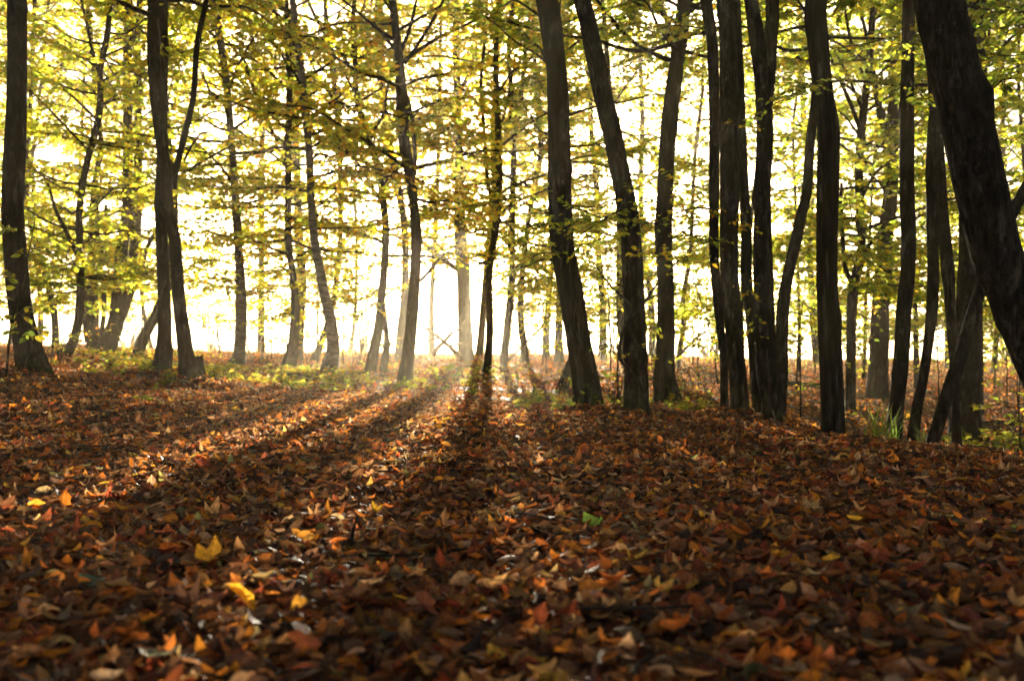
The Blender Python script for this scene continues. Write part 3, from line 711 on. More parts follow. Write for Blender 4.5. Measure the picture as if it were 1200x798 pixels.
T('beech_tree', 'broad hazy brown trunk with a widened foot in the hollow, behind the leaning pole', 13,
  [(1131, 526, 40), (1130, 500, 37), (1129, 460, 36), (1130, 410, 34), (1132, 370, 31), (1135, 330, 28), (1135, 290, 26), (1134, 250, 25), (1138, 180, 25), (1141, 100, 25), (1143, 0, 25)], M_BEECH, h0=4.6, nb=18, pal='green', flare=.15, sides=18)
T('beech_tree', 'dark pole-like trunk leaning hard to the right, passing behind the huge black leaning trunk', 8.6,
  [(1090, 529, 16), (1099, 500, 16.5), (1113, 453, 16.5), (1126, 416, 16.5), (1136, 378, 15.5), (1147, 344, 15), (1165, 300, 15), (1188, 248, 15), (1207, 212, 14), (1232, 165, 13), (1262, 90, 11), (1285, 0, 10)], M_BEECH, h0=3.2, nb=14, pal='green', flare=.1)
T('beech_tree', 'huge black trunk leaning left across the upper right, its foot beyond the right edge', 5.9,
  [(1262, 538, 74), (1248, 490, 68), (1232, 450, 64), (1211, 405, 61), (1189, 351, 60), (1171, 304, 60), (1154, 234, 60), (1135, 146, 61), (1118, 85, 60), (1108, 40, 59), (1099, 0, 58)], M_BEECH, h0=4.0, nb=20, pal='green', sides=26,
  limbs=[[(1154, 238, 2.6), (1168, 244, 2.4), (1182, 249, 2.2), (1196, 250, 1.6)]], flare=.2,
  sprays=[dict(p=[(1250, 40, 6.6), (1215, 60, 6.3), (1180, 66, 6.1), (1150, 62, 6)], pal='green', leaf=.06, twig=.25, r=.008, simple=False), dict(p=[(1260, 130, 6.9), (1225, 150, 6.7), (1195, 160, 6.6), (1175, 178, 6.5)], pal='green', leaf=.055, twig=.28, r=.008, simple=False),
          dict(p=[(1250, 20, 6.4), (1215, 18, 6.2), (1180, 8, 6)], pal='green', leaf=.06, twig=.25, r=.006, simple=False)])

for a, k in TREES:
    P0 = at(a[3][0][0], a[3][0][1], a[2])
    if a[2] < 20 and k.get('nb', 1): MOUNDS.append((P0[0], P0[1] - .1, R.uniform(.05, .1) if a[3][0][0] < 930 else .02))
for a, k in TREES:
    make_tree(*a, **k)

# ---- slender far trees at the wood's edge: nothing tells them apart, each a tree of its own
k = 0
for px, d, lean in [(10, 29, 9), (46, 31, -7), (86, 28, 6), (178, 30, -12), (306, 30, -9), (410, 30, 9), (506, 31, 4), (562, 32, 7), (640, 30, 8), (706, 29, -7), (764, 30, -9), (838, 28, 9), (870, 20, 8), (936, 25, 10), (958, 30, -8), (1012, 23, 7), (1075, 21, -8), (1150, 17, 9), (1215, 20, -8), (735, 23, -8), (1110, 30, 7), (1165, 28, 12), (1190, 31, -8)]:
    g = gz1((px - CX) / F * d, d)
    by = YH - (g - CH) / d * F
    w = R.uniform(4, 9)
    pts = [(px, by + 1, w * 1.25)]
    x = px
    for q, yy in enumerate((360, 290, 220, 150, 80, 0)):
        x += lean * R.uniform(-.3, 1.1)
        pts.append((x, yy, w * (1 - .07 * q)))
    low_ = 2.4 if 150 < px < 320 else 2.0
    make_tree('beech_tree', 'slender hazy trunk among bright leaves at the far edge of the wood', d, pts, M_BEECH, group='slender hazy trees at the far edge of the wood', h0=low_ + R.uniform(0, .8), nb=32, bl=2.7,
              pal=('mix' if px < 650 else 'yggreen'), H=11.5, leaf=.085, sides=9)

# ---- unseen trees added behind and beside the viewer to block sky light
for x, y in [(-3.5, -3.5), (2.8, -5), (-7.5, -1), (7.2, -2), (-1, -10), (-6, -9), (5.5, -10), (-11, -6), (11.5, -7), (-12, 3), (12, 4), (0.5, -16)]:
    g = gz1(x, y)
    S = np.array([[x, y, g - .2, .2], [x, y, g + .3, .17], [x + R.normal(0, .1), y, 3, .15], [x + R.normal(0, .3), y + R.normal(0, .3), 7, .12], [x + R.normal(0, .5), y + R.normal(0, .5), 13, .05]])
    S = smooth_path(S, .4)
    root = empty('beech_tree', (x, y, g), 'tall beech added out of view behind the viewer to block sky light', 'tree', 'unseen trees added behind the viewer to block sky light')
    b = Buf(); tube(b, S[:, :3], S[:, 3], 10, rough=.08, flare=(.4, .2, 4, 1, .4)); b.build('trunk', M_BEECH, root, (x, y, g))
    c = Buf(); az = R.uniform(0, 6)
    for q in range(36):
        f = (q + .5) / 36; h = 2.0 + 10.5 * f; az += 2.4
        k = int(np.clip(np.searchsorted(S[:, 2], h), 1, len(S) - 1)); s0 = S[k, :3]; l_ = 3.4 * (1.1 - .55 * f) * R.uniform(.7, 1.2)
        dv = np.array([math.cos(az), math.sin(az), 0])
        spray(c, [s0, s0 + dv * l_ * .5 + [0, 0, .2 * l_], s0 + dv * l_ + [0, 0, .15 * l_]], .03, 1.0, .16, .18, YG, True, tilt=.6, dens=.9, gap=-.3)
    c.build('crown', [M_TWIG, M_LEAF], root, (x, y, g), color=True)

# ------------------------------------------------------------------ ground
def axis(parts):
    out = []
    for a, b, n in parts: out.append(np.linspace(a, b, n, endpoint=False))
    out.append([parts[-1][1]])
    return np.concatenate(out)
gx = axis([(-420, -40, 24), (-40, -9, 62), (-9, 9, 150), (9, 40, 62), (40, 420, 24)])
gy = axis([(-60, -1, 24), (-1, 14, 130), (14, 40, 100), (40, 120, 40), (120, 420, 20)])
X, Y = np.meshgrid(gx, gy)
Z = gz(X, Y)
V = np.stack([X, Y, Z], -1).reshape(-1, 3)
nx, ny = len(gx), len(gy)
i, j = np.meshgrid(np.arange(nx - 1), np.arange(ny - 1))
b = (j * nx + i).ravel()
gb = Buf(); gb.add(V, np.stack([b, b + 1, b + nx + 1, b + nx], -1))
tag(gb.build('ground', M_GROUND), 'woodland floor rising to a crest and dipping behind it', 'ground', kind='structure')

# ------------------------------------------------------------------ fallen leaves
def scatter(y0, y1, dens, margin):
    n = int(dens * ((.56 * (y1 ** 2 - y0 ** 2)) + 2 * margin * (y1 - y0)))
    y = R.uniform(y0, y1, int(n * 2.2)); x = R.uniform(-1, 1, len(y)) * (.56 * y1 + margin)
    keep = np.abs(x) < .56 * y + margin
    return x[keep][:n], y[keep][:n]


def add_litter(buf, x, y, size, lift, tilt, rows=4, col=None, upright=0.0, mat=0):
    """curled dead leaves: rows x 3 grid per leaf"""
    n = len(x)
    a = R.uniform(0, 2 * PI, n)
    e = .05
    nrm = unit(np.stack([-(gz(x + e, y) - gz(x - e, y)) / (2 * e), -(gz(x, y + e) - gz(x, y - e)) / (2 * e), np.ones(n)], -1))
    nn = unit(nrm + R.normal(0, tilt, (n, 3)) * np.array([1, 1, .3]))
    D = unit(np.stack([np.cos(a), np.sin(a), np.zeros(n)], -1)); D = unit(D - nn * np.sum(D * nn, 1, keepdims=True))
    S = np.cross(nn, D)
    L_ = size * R.uniform(.65, 1.25, n); W = L_ * R.uniform(.26, .37, n)
    curl = R.normal(.3, 1.1, n)            # roll across the midrib
    bend = R.normal(.2, .85, n)             # bow along the midrib
    flip = np.where(R.random(n) < .5, 1., -1.)
    t = np.linspace(0, 1, rows + 1)
    prof = np.interp(t, [0, .1, .3, .6, .85, 1], [.1, .66, 1, .96, .6, .04])
    u = np.array([-1, -.5, 0, .5, 1.])
    if rows < 4: u = np.array([-1, 0, 1.])
    tt, uu = np.meshgrid(t, u, indexing='ij')
    pp = np.repeat(prof[:, None], len(u), 1)
    w_ = uu[None] * pp[None] * W[:, None, None]
    th = curl[:, None, None] * uu[None] * pp[None]
    lat = W[:, None, None] * pp[None] * np.where(np.abs(curl[:, None, None]) < .05, uu[None], np.sin(th) / np.where(np.abs(curl[:, None, None]) < .05, 1, curl[:, None, None] * np.maximum(pp[None], .05)))
    lat = lat * (1 + .16 * R.normal(0, 1, (n, rows + 1, 1)) * (tt[None] > .1)) * (1 + .12 * R.normal(0, 1, (n, rows + 1, 1)) * np.sign(uu[None]))
    lat = np.clip(lat, -1.0 * W[:, None, None], W[:, None, None])
    up = W[:, None, None] * (1 - np.cos(th)) * .9 / np.maximum(np.abs(curl[:, None, None]), .3)
    ben = bend[:, None, None] * (tt[None] - .5) ** 2 * L_[:, None, None] * 1.2
    rip = .06 * W[:, None, None] * np.sin(tt[None] * 9 + R.uniform(0, 6, n)[:, None, None]) * uu[None]
    alo = (tt[None] - .5) * L_[:, None, None]
    hgt = (up + ben + rip) * flip[:, None, None]
    z = gz(x, y) + R.random(n) ** 1.5 * lift + .006
    C = np.stack([x, y, z], -1)
    v = C[:, None, None, :] + D[:, None, None, :] * alo[..., None] + S[:, None, None, :] * lat[..., None] + nn[:, None, None, :] * hgt[..., None]
    k = rows + 1; m = len(u)
    per = k * m
    ii, jj = np.meshgrid(np.arange(rows), np.arange(m - 1), indexing='ij')
    f = (ii * m + jj).ravel()
    q = np.stack([f, f + 1, f + m + 1, f + m], -1)
    q = (np.arange(n)[:, None, None] * per + q[None]).reshape(-1, 4)
    if col is None:
        col = np.minimum(pick(LITTER, n, LW, .48), np.array([.6, .34, .2]))
    uv = np.stack([uu * pp, tt], -1).reshape(1, per, 2)
    buf.add(v.reshape(-1, 3), q, mat=mat, col=np.repeat(col, per, 0), uv=np.repeat(uv, n, 0).reshape(-1, 2))


lb = Buf()
x, y = scatter(.5, 5.0, 2100, 2.0)
add_litter(lb, x, y, .057, .05, .33, rows=5)
x, y = scatter(5.0, 12.0, 800, 2.2)
add_litter(lb, x, y, .062, .035, .4, rows=4)
tag(lb.build('fallen_leaves', M_LITTER, color=True, uv=True), 'thick carpet of curled brown and orange beech leaves in front', 'fallen leaves', kind='stuff')
lf = Buf()
x, y = scatter(12.0, 36.0, 150, 3)
add_litter(lf, x, y, .10, .03, .36, rows=2)
tag(lf.build('far_fallen_leaves', M_FAR, color=True, uv=True), 'thinner carpet of sunlit orange leaves among the trunks', 'fallen leaves', kind='stuff')

# single leaves and sticks that stand out of the carpet
def one_leaf(px, py, d, size, color, label, lift=.05, tilt=.5):
    P = at(px, py, d)
    # slide along the view ray to the ground
    for _ in range(40):
        if P[2] < gz1(P[0], P[1]) + lift: break
        d += .04; P = at(px, py, d)
    global R
    b = Buf()
    add_litter(b, np.array([P[0]]), np.array([P[1]]), size, .0, tilt, rows=6, col=np.array([color]))
    b.v[0][:, 2] += lift
    o = b.build('fallen_leaf', M_LITTER, color=True, uv=True, origin=P)
    return tag(o, label, 'leaf')
one_leaf(500, 722, 1.3, .10, (.22, .075, .05), 'large dull red-brown leaf standing up in the blurred front of the leaf carpet', .045, .6)
one_leaf(108, 690, 1.3, .085, (.12, .17, .10), 'grey-green leaf lying on the brown leaf carpet at the lower left', .04, .2)
one_leaf(188, 775, 1.0, .085, (.20, .20, .14), 'pale greyish leaf in the blurred bottom left of the leaf carpet', .04, .2)
one_leaf(283, 705, 1.3, .07, (.70, .36, .03), 'bright yellow-orange curled leaf in the lower left of the leaf carpet', .045, .5)
one_leaf(245, 663, 1.5, .075, (.62, .30, .03), 'golden leaf tilted up above the bright curled one', .045, .4)
one_leaf(733, 637, 1.8, .085, (.70, .30, .02), 'bright orange leaf lying flat right of the picture middle', .04, .15)
one_leaf(820, 714, 1.3, .09, (.42, .10, .02), 'rusty orange leaf standing in the front right of the carpet', .05, .6)
one_leaf(160, 534, 4.0, .09, (.55, .50, .03), 'lemon yellow leaf on the shaded carpet at the left', .035, .3)
one_leaf(698, 618, 2.0, .075, (.16, .26, .04), 'green leaf lying on the carpet left of the bright orange one', .04, .2)
one_leaf(1090, 788, 1.0, .10, (.55, .22, .02), 'large orange leaf at the very front right of the carpet', .04, .2)

def stick(name, pts, d, w, label, cat, lift=.03):
    P = []
    for px, py in pts:
        dd = d
        Q = at(px, py, dd)
        P.append([*Q, w / 2 / F * dd])
    P = np.array(P)
    P[:, 2] = np.maximum(P[:, 2], [gz1(a, b) + .015 for a, b in P[:, :2]])
    S = smooth_path(P, .03)
    b = Buf(); tube(b, S[:, :3], S[:, 3] * np.linspace(1, .5, len(S)), 7, rough=.12, cap=True)
    return tag(b.build(name, M_DEAD if 'bleached' in label or 'pale' in label else M_TWIG, origin=P[0, :3]), label, cat)
stick('broken_twig', [(411, 640), (414, 622), (419, 604)], 2.75, 6, 'short dark twig poking upright out of the leaf carpet', 'twig')
stick('fallen_stick', [(462, 640), (438, 634), (410, 637), (385, 644)], 2.9, 6, 'dark stick lying among the leaves below the upright twig', 'stick')
stick('fallen_stick', [(600, 578), (640, 585), (690, 581), (730, 588)], 4.1, 5, 'thin dark stick lying half buried in leaves right of the middle', 'stick')
stick('fallen_stick', [(905, 480), (910, 496), (916, 508), (924, 513)], 7.6, 2.6, 'thin pale curved stick leaning by the foot of the four-trunk cluster', 'stick')
stick('fallen_branch', [(596, 422), (612, 406), (630, 388), (647, 368)], 24, 3.2, 'thin bare branch slanting up from the far slope in the middle', 'branch')

# ------------------------------------------------------------------ stump, dead boughs
def stump():
    base = at(233, 432, 13.6); g = gz1(base[0], base[1])
    root = empty('tree_stump', (base[0], base[1], g), 'dark broken stump beside the roots of the close grey pair', 'stump')
    P = np.array([[base[0], base[1], g - .15], [base[0], base[1], g + .05], [base[0] - .01, base[1], g + .17], [base[0] - .02, base[1], g + .31]])
    b = Buf(); tube(b, smooth_path(P, .06), np.interp(np.linspace(0, 1, len(smooth_path(P, .06))), [0, .4, 1], [.13, .085, .07]), 14, rough=.16, flare=(.4, .1, 4, 1, .5), cap=True, jag=.045)
    b.build('trunk', M_TWIG, root, (base[0], base[1], g))
stump()

def dead_boughs():
    d = 26.5
    p0 = at(515, 412, d); g = gz1(p0[0], p0[1])
    root = empty('fallen_dead_tree', (p0[0], p0[1], g), 'bleached dead boughs sprawling on the far rise in the sun glare', 'dead tree')
    for pts in ([(507, 417, 6), (513, 408, 5), (520, 401, 4.5), (529, 391, 3.5), (538, 385, 2.5), (545, 375, 1.5)], [(540, 419, 7), (532, 411, 5.5), (522, 402, 5), (511, 393, 4), (499, 386, 3), (486, 383, 2)],
                [(515, 396, 3.5), (506, 398, 3), (496, 402, 2.5), (486, 401, 2)], [(514, 395, 3.2), (512, 385, 2.6), (506, 374, 2), (505, 363, 1.4)], [(529, 391, 2.6), (527, 381, 2), (531, 370, 1.5)],
                [(504, 389, 2.4), (496, 378, 2), (492, 366, 1.4)], [(526, 406, 3), (540, 402, 2.6), (553, 404, 2)]):
        P = smooth_path(px_path(pts, d), .12)
        b = Buf(); tube(b, P[:, :3], P[:, 3], 7, rough=.12)
        b.build('bough', M_DEAD, root, (p0[0], p0[1], g))
dead_boughs()

# ------------------------------------------------------------------ saplings and small plants
def sapling(px, py, d, h, label, pal='yg', n=7, length=.7, leaf=.07, lean=0.0, twig=.3, simple=False, name='sapling', pal_dens=1.0, grp=None, f0=.25):
    P = at(px, py, d); g = gz1(P[0], P[1]); o = np.array([P[0], P[1], g])
    root = empty(name, o, label, 'sapling', grp)
    st = np.array([o + [0, 0, -.1], o + [lean * .2, 0, h * .35], o + [lean * .6, .05, h * .7], o + [lean, .02, h]])
    S = smooth_path(st, .1)
    b = Buf(); tube(b, S, np.linspace(.014, .004, len(S)) * (h / 1.5) ** .5, 6)
    b.build('stem', M_TWIG, root, o)
    c = Buf(); az = R.uniform(0, 6)
    for q in range(n):
        f = f0 + (1 - f0) * (q + .5) / n
        s0 = S[int(f * (len(S) - 1))]
        az += 2.4
        l_ = length * (1.2 - .7 * f) * R.uniform(.7, 1.2)
        dv = np.array([math.cos(az), math.sin(az) * .8, 0])
        spray(c, [s0, s0 + dv * l_ * .5 + [0, 0, .12 * l_], s0 + dv * l_ + [0, 0, .06 * l_]], .005, twig, .06, leaf, PALS[pal], simple, gap=-.2, tilt=.45, dens=pal_dens)
    c.build('foliage', [M_TWIG, M_LEAF], root, o, color=True)

sapling(6, 432, 9.2, 1.5, 'leafy sapling at the left edge with yellow-green leaves over the thick dark trunk', 'yggreen', n=9, length=.62, leaf=.085, lean=.25)
sapling(258, 412, 24, 2.6, 'thin open sapling with pale yellow leaves in the bright gap left of centre', 'yg', n=12, length=1.2, leaf=.08, lean=-.5, twig=.45, simple=True)
sapling(318, 418, 22, 2.0, 'spreading sapling with layered yellow leaves left of the mossy-footed trunk', 'yg', n=10, length=1.3, leaf=.08, twig=.5, simple=True)
sapling(372, 430, 19.5, 1.4, 'low golden sapling behind the curved white-barked birch', 'mix', n=9, length=1.0, leaf=.08, twig=.45, simple=True)
sapling(724, 455, 12, 1.4, 'thin green sapling between the two big dark middle trunks', 'yggreen', n=8, length=.6, leaf=.06)
sapling(818, 440, 21, 2.4, 'leafy green sapling in the bright gap left of the four-trunk cluster', 'yggreen', n=12, length=1.2, leaf=.08, twig=.5, simple=True)
sapling(938, 470, 13.5, 1.7, 'airy sapling with small leaves right of the four-trunk cluster', 'yggreen', n=9, length=.7, leaf=.055)
sapling(1195, 500, 11, 1.0, 'low sapling with sunlit yellow leaves at the right edge in the hollow', 'yg', n=8, length=.6, leaf=.06)
sapling(1100, 470, 17, 2.0, 'yellow leafed sapling showing between the S-curved and broad trunks', 'yg', n=10, length=.9, leaf=.07, simple=True)
sapling(640, 440, 20, 1.9, 'yellow-green sapling left of the big leaning middle trunk', 'mix', n=10, length=1.0, leaf=.075, simple=True)
sapling(1020, 455, 19.5, 1.6, 'small hazy sapling beside the sunbeam-striped trunk', 'yg', n=9, length=.8, leaf=.07, simple=True)
sapling(1180, 445, 19, 2.2, 'bushy yellow sapling lit from behind at the far right', 'yg', n=12, length=1.1, leaf=.075, simple=True)

# young understorey beeches: low layered foliage under the taller trees
for px, d, h in [(18, 19, 3.0), (60, 20, 3.2), (104, 26, 3.4), (165, 27, 3.0), (236, 28, 3.2), (292, 25, 2.6), (335, 26, 2.4), (402, 23, 3.4), (428, 27, 3.6), (372, 21, 3.2), (636, 24, 3.2), (716, 20, 3.0), (752, 24, 3.4), (812, 26, 3.4), (842, 19, 2.6),
                 (932, 18, 2.6), (955, 24, 3.4), (1014, 25, 3.6), (1080, 22, 3.4), (1112, 19, 3.0), (1165, 22, 3.4), (1192, 18, 3.0)]:
    P0 = at(px, 430, d)
    sapling(px, 430, d, h, 'young beech with low layers of bright leaves under the taller trees', 'yg' if px < 650 else 'yggreen', n=14, length=1.5, leaf=.105, twig=.55, simple=True, lean=R.normal(0, .3), name='young_beech', f0=(.48 if 350 < px < 450 else .25), grp='young beeches under the taller trees')

# seedlings: one mesh, many copies
def seedling_mesh():
    c = Buf()
    for s_ in range(3):
        az = R.uniform(0, 6.28); hh = R.uniform(.10, .22)
        b0 = np.array([R.normal(0, .03), R.normal(0, .03), -.02]); tip = b0 + np.array([math.cos(az) * .05, math.sin(az) * .05, hh])
        tube(c, smooth_path(np.array([b0, (b0 + tip) / 2 + [.01, 0, 0], tip]), .05), np.full(len(smooth_path(np.array([b0, (b0 + tip) / 2 + [.01, 0, 0], tip]), .05)), .0025), 4)
        n = 7
        P = b0 + (tip - b0) * R.uniform(.4, 1, (n, 1)); a = R.uniform(0, 6.28, n)
        add_leaves(c, P, np.stack([np.cos(a), np.sin(a), R.uniform(-.2, .5, n)], -1), np.array([0, 0, 1.]) + R.normal(0, .35, (n, 3)), R.uniform(.06, .11, n),
                   pick(np.array([[.20, .24, .03], [.30, .30, .03], [.42, .34, .035], [.14, .18, .03]]), n), False, wid=.7)
    return c
seed_protos = [seedling_mesh().build('seedling', [M_TWIG, M_LEAF], color=True) for _ in range(4)]
spots = []
for px0, px1, d0, d1, n in [(235, 420, 12.5, 17, 60), (60, 200, 11.5, 18, 34), (400, 560, 13.5, 18, 26), (610, 730, 9.4, 12.5, 22), (1090, 1200, 11.5, 13.5, 18), (760, 850, 10.5, 16, 14), (480, 650, 16, 22, 16), (900, 1010, 15, 21, 10)]:
    for _ in range(n):
        d = R.uniform(d0, d1); px = R.uniform(px0, px1); spots.append(((px - CX) / F * d, d, 'plain'))
for px, d in [(188, 10.6), (200, 11.4), (160, 7.6), (170, 9.0), (1178, 8.6), (1188, 8.4)]:
    spots.append(((px - CX) / F * d, d, 'near'))
spots = [q for n_, q in enumerate(spots) if n_ % 3 != 1]
for q, (sx, sy, kd) in enumerate(spots):
    p = seed_protos[q % 4]
    o = p if q < 4 else p.copy()
    if q >= 4: COL.objects.link(o)
    s_ = R.uniform(.6, 1.2)
    o.location = (sx, sy, gz1(sx, sy)); o.rotation_euler = (0, 0, R.uniform(0, 6.28)); o.scale = (s_, s_, s_)
    tag(o, 'small green-leaved seedling growing through the fallen leaves', 'seedling', 'green seedlings on the woodland floor')

def grass_tuft(px, py, d, n, h, label, spread=.12):
    P = at(px, py, d); g = gz1(P[0], P[1]); o = np.array([P[0], P[1], g - .01])
    b = Buf()
    for _ in range(n):
        a = R.uniform(0, 6.28); L_ = h * R.uniform(.6, 1.2); o2 = o + np.array([*R.normal(0, spread * .35, 2), 0])
        bend = R.uniform(.2, .7)
        t = np.linspace(0, 1, 6)[:, None]
        dv = np.array([math.cos(a), math.sin(a), 0])
        c = o2 + dv * L_ * bend * t ** 2 + np.array([0, 0, 1]) * L_ * (t - .25 * bend * t ** 2)
        s = np.array([-dv[1], dv[0], 0]) * .007 * (1 - t ** 2 * .9)
        v = np.concatenate([c - s, c + s]); q = [[k, k + 1, k + 7, k + 6] for k in range(5)]
        b.add(v, q, col=np.repeat(pick(np.array([[.10, .18, .03], [.16, .22, .04], [.24, .22, .06]]), 1), 12, 0))
    tag(b.build('grass_tuft', M_LEAF, color=True, origin=o), label, 'grass tuft')
grass_tuft(1036, 520, 9.1, 60, .42, 'tall tuft of green blades at the foot of the dark curved trunk', .2)
grass_tuft(1084, 528, 9.3, 30, .26, 'small tuft of green blades by the foot of the leaning pole', .08)
grass_tuft(676, 474, 10.2, 30, .22, 'mixed green tuft at the left foot of the big leaning middle trunk', .2)

# low sunlit ground plants as one mass
gc = Buf()
for px0, px1, d0, d1, n in [(60, 260, 13, 24, 3600), (235, 430, 12.5, 19, 2000), (380, 620, 15, 24, 1200), (600, 720, 9.5, 14, 400), (740, 900, 10.5, 18, 400), (1090, 1230, 11.2, 13.6, 500)]:
    d = R.uniform(d0, d1, n); px = R.uniform(px0, px1, n)
    x = (px - CX) / F * d
    keep = vnoise(x * 1.1 + 40, d * .9) > .12
    x, y = x[keep], d[keep]
    m = len(x)
    a = R.uniform(0, 6.28, m)
    P = np.stack([x, y, gz(x, y) + R.uniform(.02, .14, m)], -1)
    add_leaves(gc, P, np.stack([np.cos(a), np.sin(a), R.uniform(-.2, .5, m)], -1), np.array([0, 0, 1.]) + R.normal(0, .4, (m, 3)), R.uniform(.05, .10, m), pick(np.array([[.24, .27, .03], [.36, .33, .035], [.46, .33, .03], [.14, .17, .03], [.40, .22, .03]]), m), True, wid=.7, mat=0)
tag(gc.build('ground_cover', M_LEAF, color=True), 'low green and yellow plants covering the sunlit floor between trunks', 'ground cover', kind='stuff')

# brambles: arching reddish stems with a few leaves
for px, d, h in [(648, 12.6, .4), (305, 20, .7), (348, 21, .8), (425, 23, .8), (452, 24, .7), (1186, 13, .5), (110, 19, .6), (722, 12, .5), (826, 15, .6), (60, 13.5, .5)]:
    x = (px - CX) / F * d; g = gz1(x, d); o = np.array([x, d, g])
    root = empty('bramble', o, 'tangle of arching bramble stems with a few yellowing leaves', 'bramble', 'bramble tangles on the woodland floor')
    b = Buf(); c = Buf()
    for _ in range(11):
        a = R.uniform(0, 6.28); l_ = h * R.uniform(.7, 1.8); dv = np.array([math.cos(a), math.sin(a), 0])
        s0 = o + np.array([*R.normal(0, .12, 2), -.03])
        S = smooth_path(np.array([s0, s0 + dv * l_ * .25 + [0, 0, h * .8], s0 + dv * l_ * .65 + [0, 0, h * R.uniform(.6, 1.1)], s0 + dv * l_ + [0, 0, h * R.uniform(.1, .7)]]), .08)
        tube(b, S, np.linspace(.006, .002, len(S)) * (1 if d < 16 else 1.5), 4)
        m = R.integers(3, 9); i = R.integers(len(S) // 3, len(S), m); aa = R.uniform(0, 6.28, m)
        add_leaves(c, S[i], np.stack([np.cos(aa), np.sin(aa), R.uniform(-.6, .4, m)], -1), np.array([0, -.2, .8]) + R.normal(0, .5, (m, 3)), R.uniform(.04, .085, m),
                   pick(np.array([[.22, .24, .03], [.36, .32, .03], [.40, .18, .03], [.16, .16, .04]]), m), False, wid=.7, mat=0)
    b.build('stem', M_TWIG, root, o); c.build('foliage', M_LEAF, root, o, color=True)

# dry grass on the far rim and twigs among the litter
def blades(n, d0, d1, h, pal, name, label):
    d = R.uniform(d0, d1, n); x = R.uniform(-.62, .62, n) * d
    keep = vnoise(x * .8 + 3, d * .8) > -.1
    x, d = x[keep], d[keep]; n = len(x)
    z = gz(x, d) - .01; a = R.uniform(0, 6.28, n); L_ = h * R.uniform(.4, 1.25, n); bd = R.uniform(.15, .8, n)
    b0 = np.stack([x, d, z], -1); dv = np.stack([np.cos(a), np.sin(a), 0 * a], -1); s_ = np.stack([-np.sin(a), np.cos(a), 0 * a], -1) * .008
    up = np.array([0, 0, 1.])
    m = b0 + dv * (L_ * bd * .25)[:, None] + up * (L_ * .6)[:, None]
    e = b0 + dv * (L_ * bd)[:, None] + up * (L_ * (1 - bd * .35))[:, None]
    v = np.stack([b0 - s_, b0 + s_, m + s_ * .8, m - s_ * .8, e + s_ * .15, e - s_ * .15], 1)
    k = np.arange(n)[:, None] * 6
    bb = Buf(); bb.add(v, np.concatenate([k + np.array([[0, 1, 2, 3]]), k + np.array([[3, 2, 4, 5]])]), col=np.repeat(pick(pal, n), 6, 0))
    tag(bb.build(name, M_LEAF, color=True), label, 'grass', kind='stuff')
blades(6500, 26, 40, .28, np.array([[.34, .26, .09], [.40, .32, .10], [.26, .24, .06], [.30, .18, .07]]), 'dry_grass', 'pale dry grass along the sunlit far rim of the wood')
tw = Buf()
x, y = scatter(.9, 11.0, 14, 1.0)
for a_, b_ in zip(x, y):
    az = R.uniform(0, PI); l_ = R.uniform(.05, .3); dv = np.array([math.cos(az), math.sin(az)]) * l_ / 2
    k_ = np.array([R.normal(0, .03), R.normal(0, .03)]) * l_ * 4
    q_ = np.array([[a_ - dv[0], b_ - dv[1]], [a_ + k_[0], b_ + k_[1]], [a_ + dv[0], b_ + dv[1]]])
    q_ = np.column_stack([q_, gz(q_[:, 0], q_[:, 1]) + R.uniform(.03, .06, 3)])
    S = smooth_path(q_, .05); tube(tw, S, np.linspace(1, .5, len(S)) * R.uniform(.0015, .005), 5, rough=.1)
tag(tw.build('twig_litter', M_TWIG), 'small broken twigs scattered through the leaf carpet', 'twigs', kind='stuff')
def fallen_branch(pts, label, w):
    P = np.array([[(px - CX) / F * d, d, 0, w_] for px, d, w_ in pts]); P[:, 2] = gz(P[:, 0], P[:, 1]) + P[:, 3] * .5
    S = smooth_path(P, .08); b = Buf(); tube(b, S[:, :3], S[:, 3], 10, rough=.14, cap=True, jag=.01, knots=5)
    tag(b.build('fallen_branch', w, origin=P[0, :3]), label, 'branch')
fallen_branch([(338, 15.2, .07), (362, 15.0, .06), (384, 15.2, .05), (402, 15.6, .03)], 'dark fallen branch lying at the foot of the white-barked birch', M_MOSSY)
fallen_branch([(905, 20.5, .06), (945, 20.0, .07), (985, 20.4, .05)], 'mossy fallen branch in the hollow behind the ridged trunk', M_MOSSY)
fallen_branch([(500, 20.5, .03), (530, 21.2, .04), (556, 22.4, .05)], 'thin fallen branch on the sunlit rise before the bleached boughs', M_DEAD)
fallen_branch([(1150, 15.5, .04), (1180, 15.9, .05), (1215, 15.4, .05)], 'dead fallen branch in the hollow near the right edge', M_MOSSY)

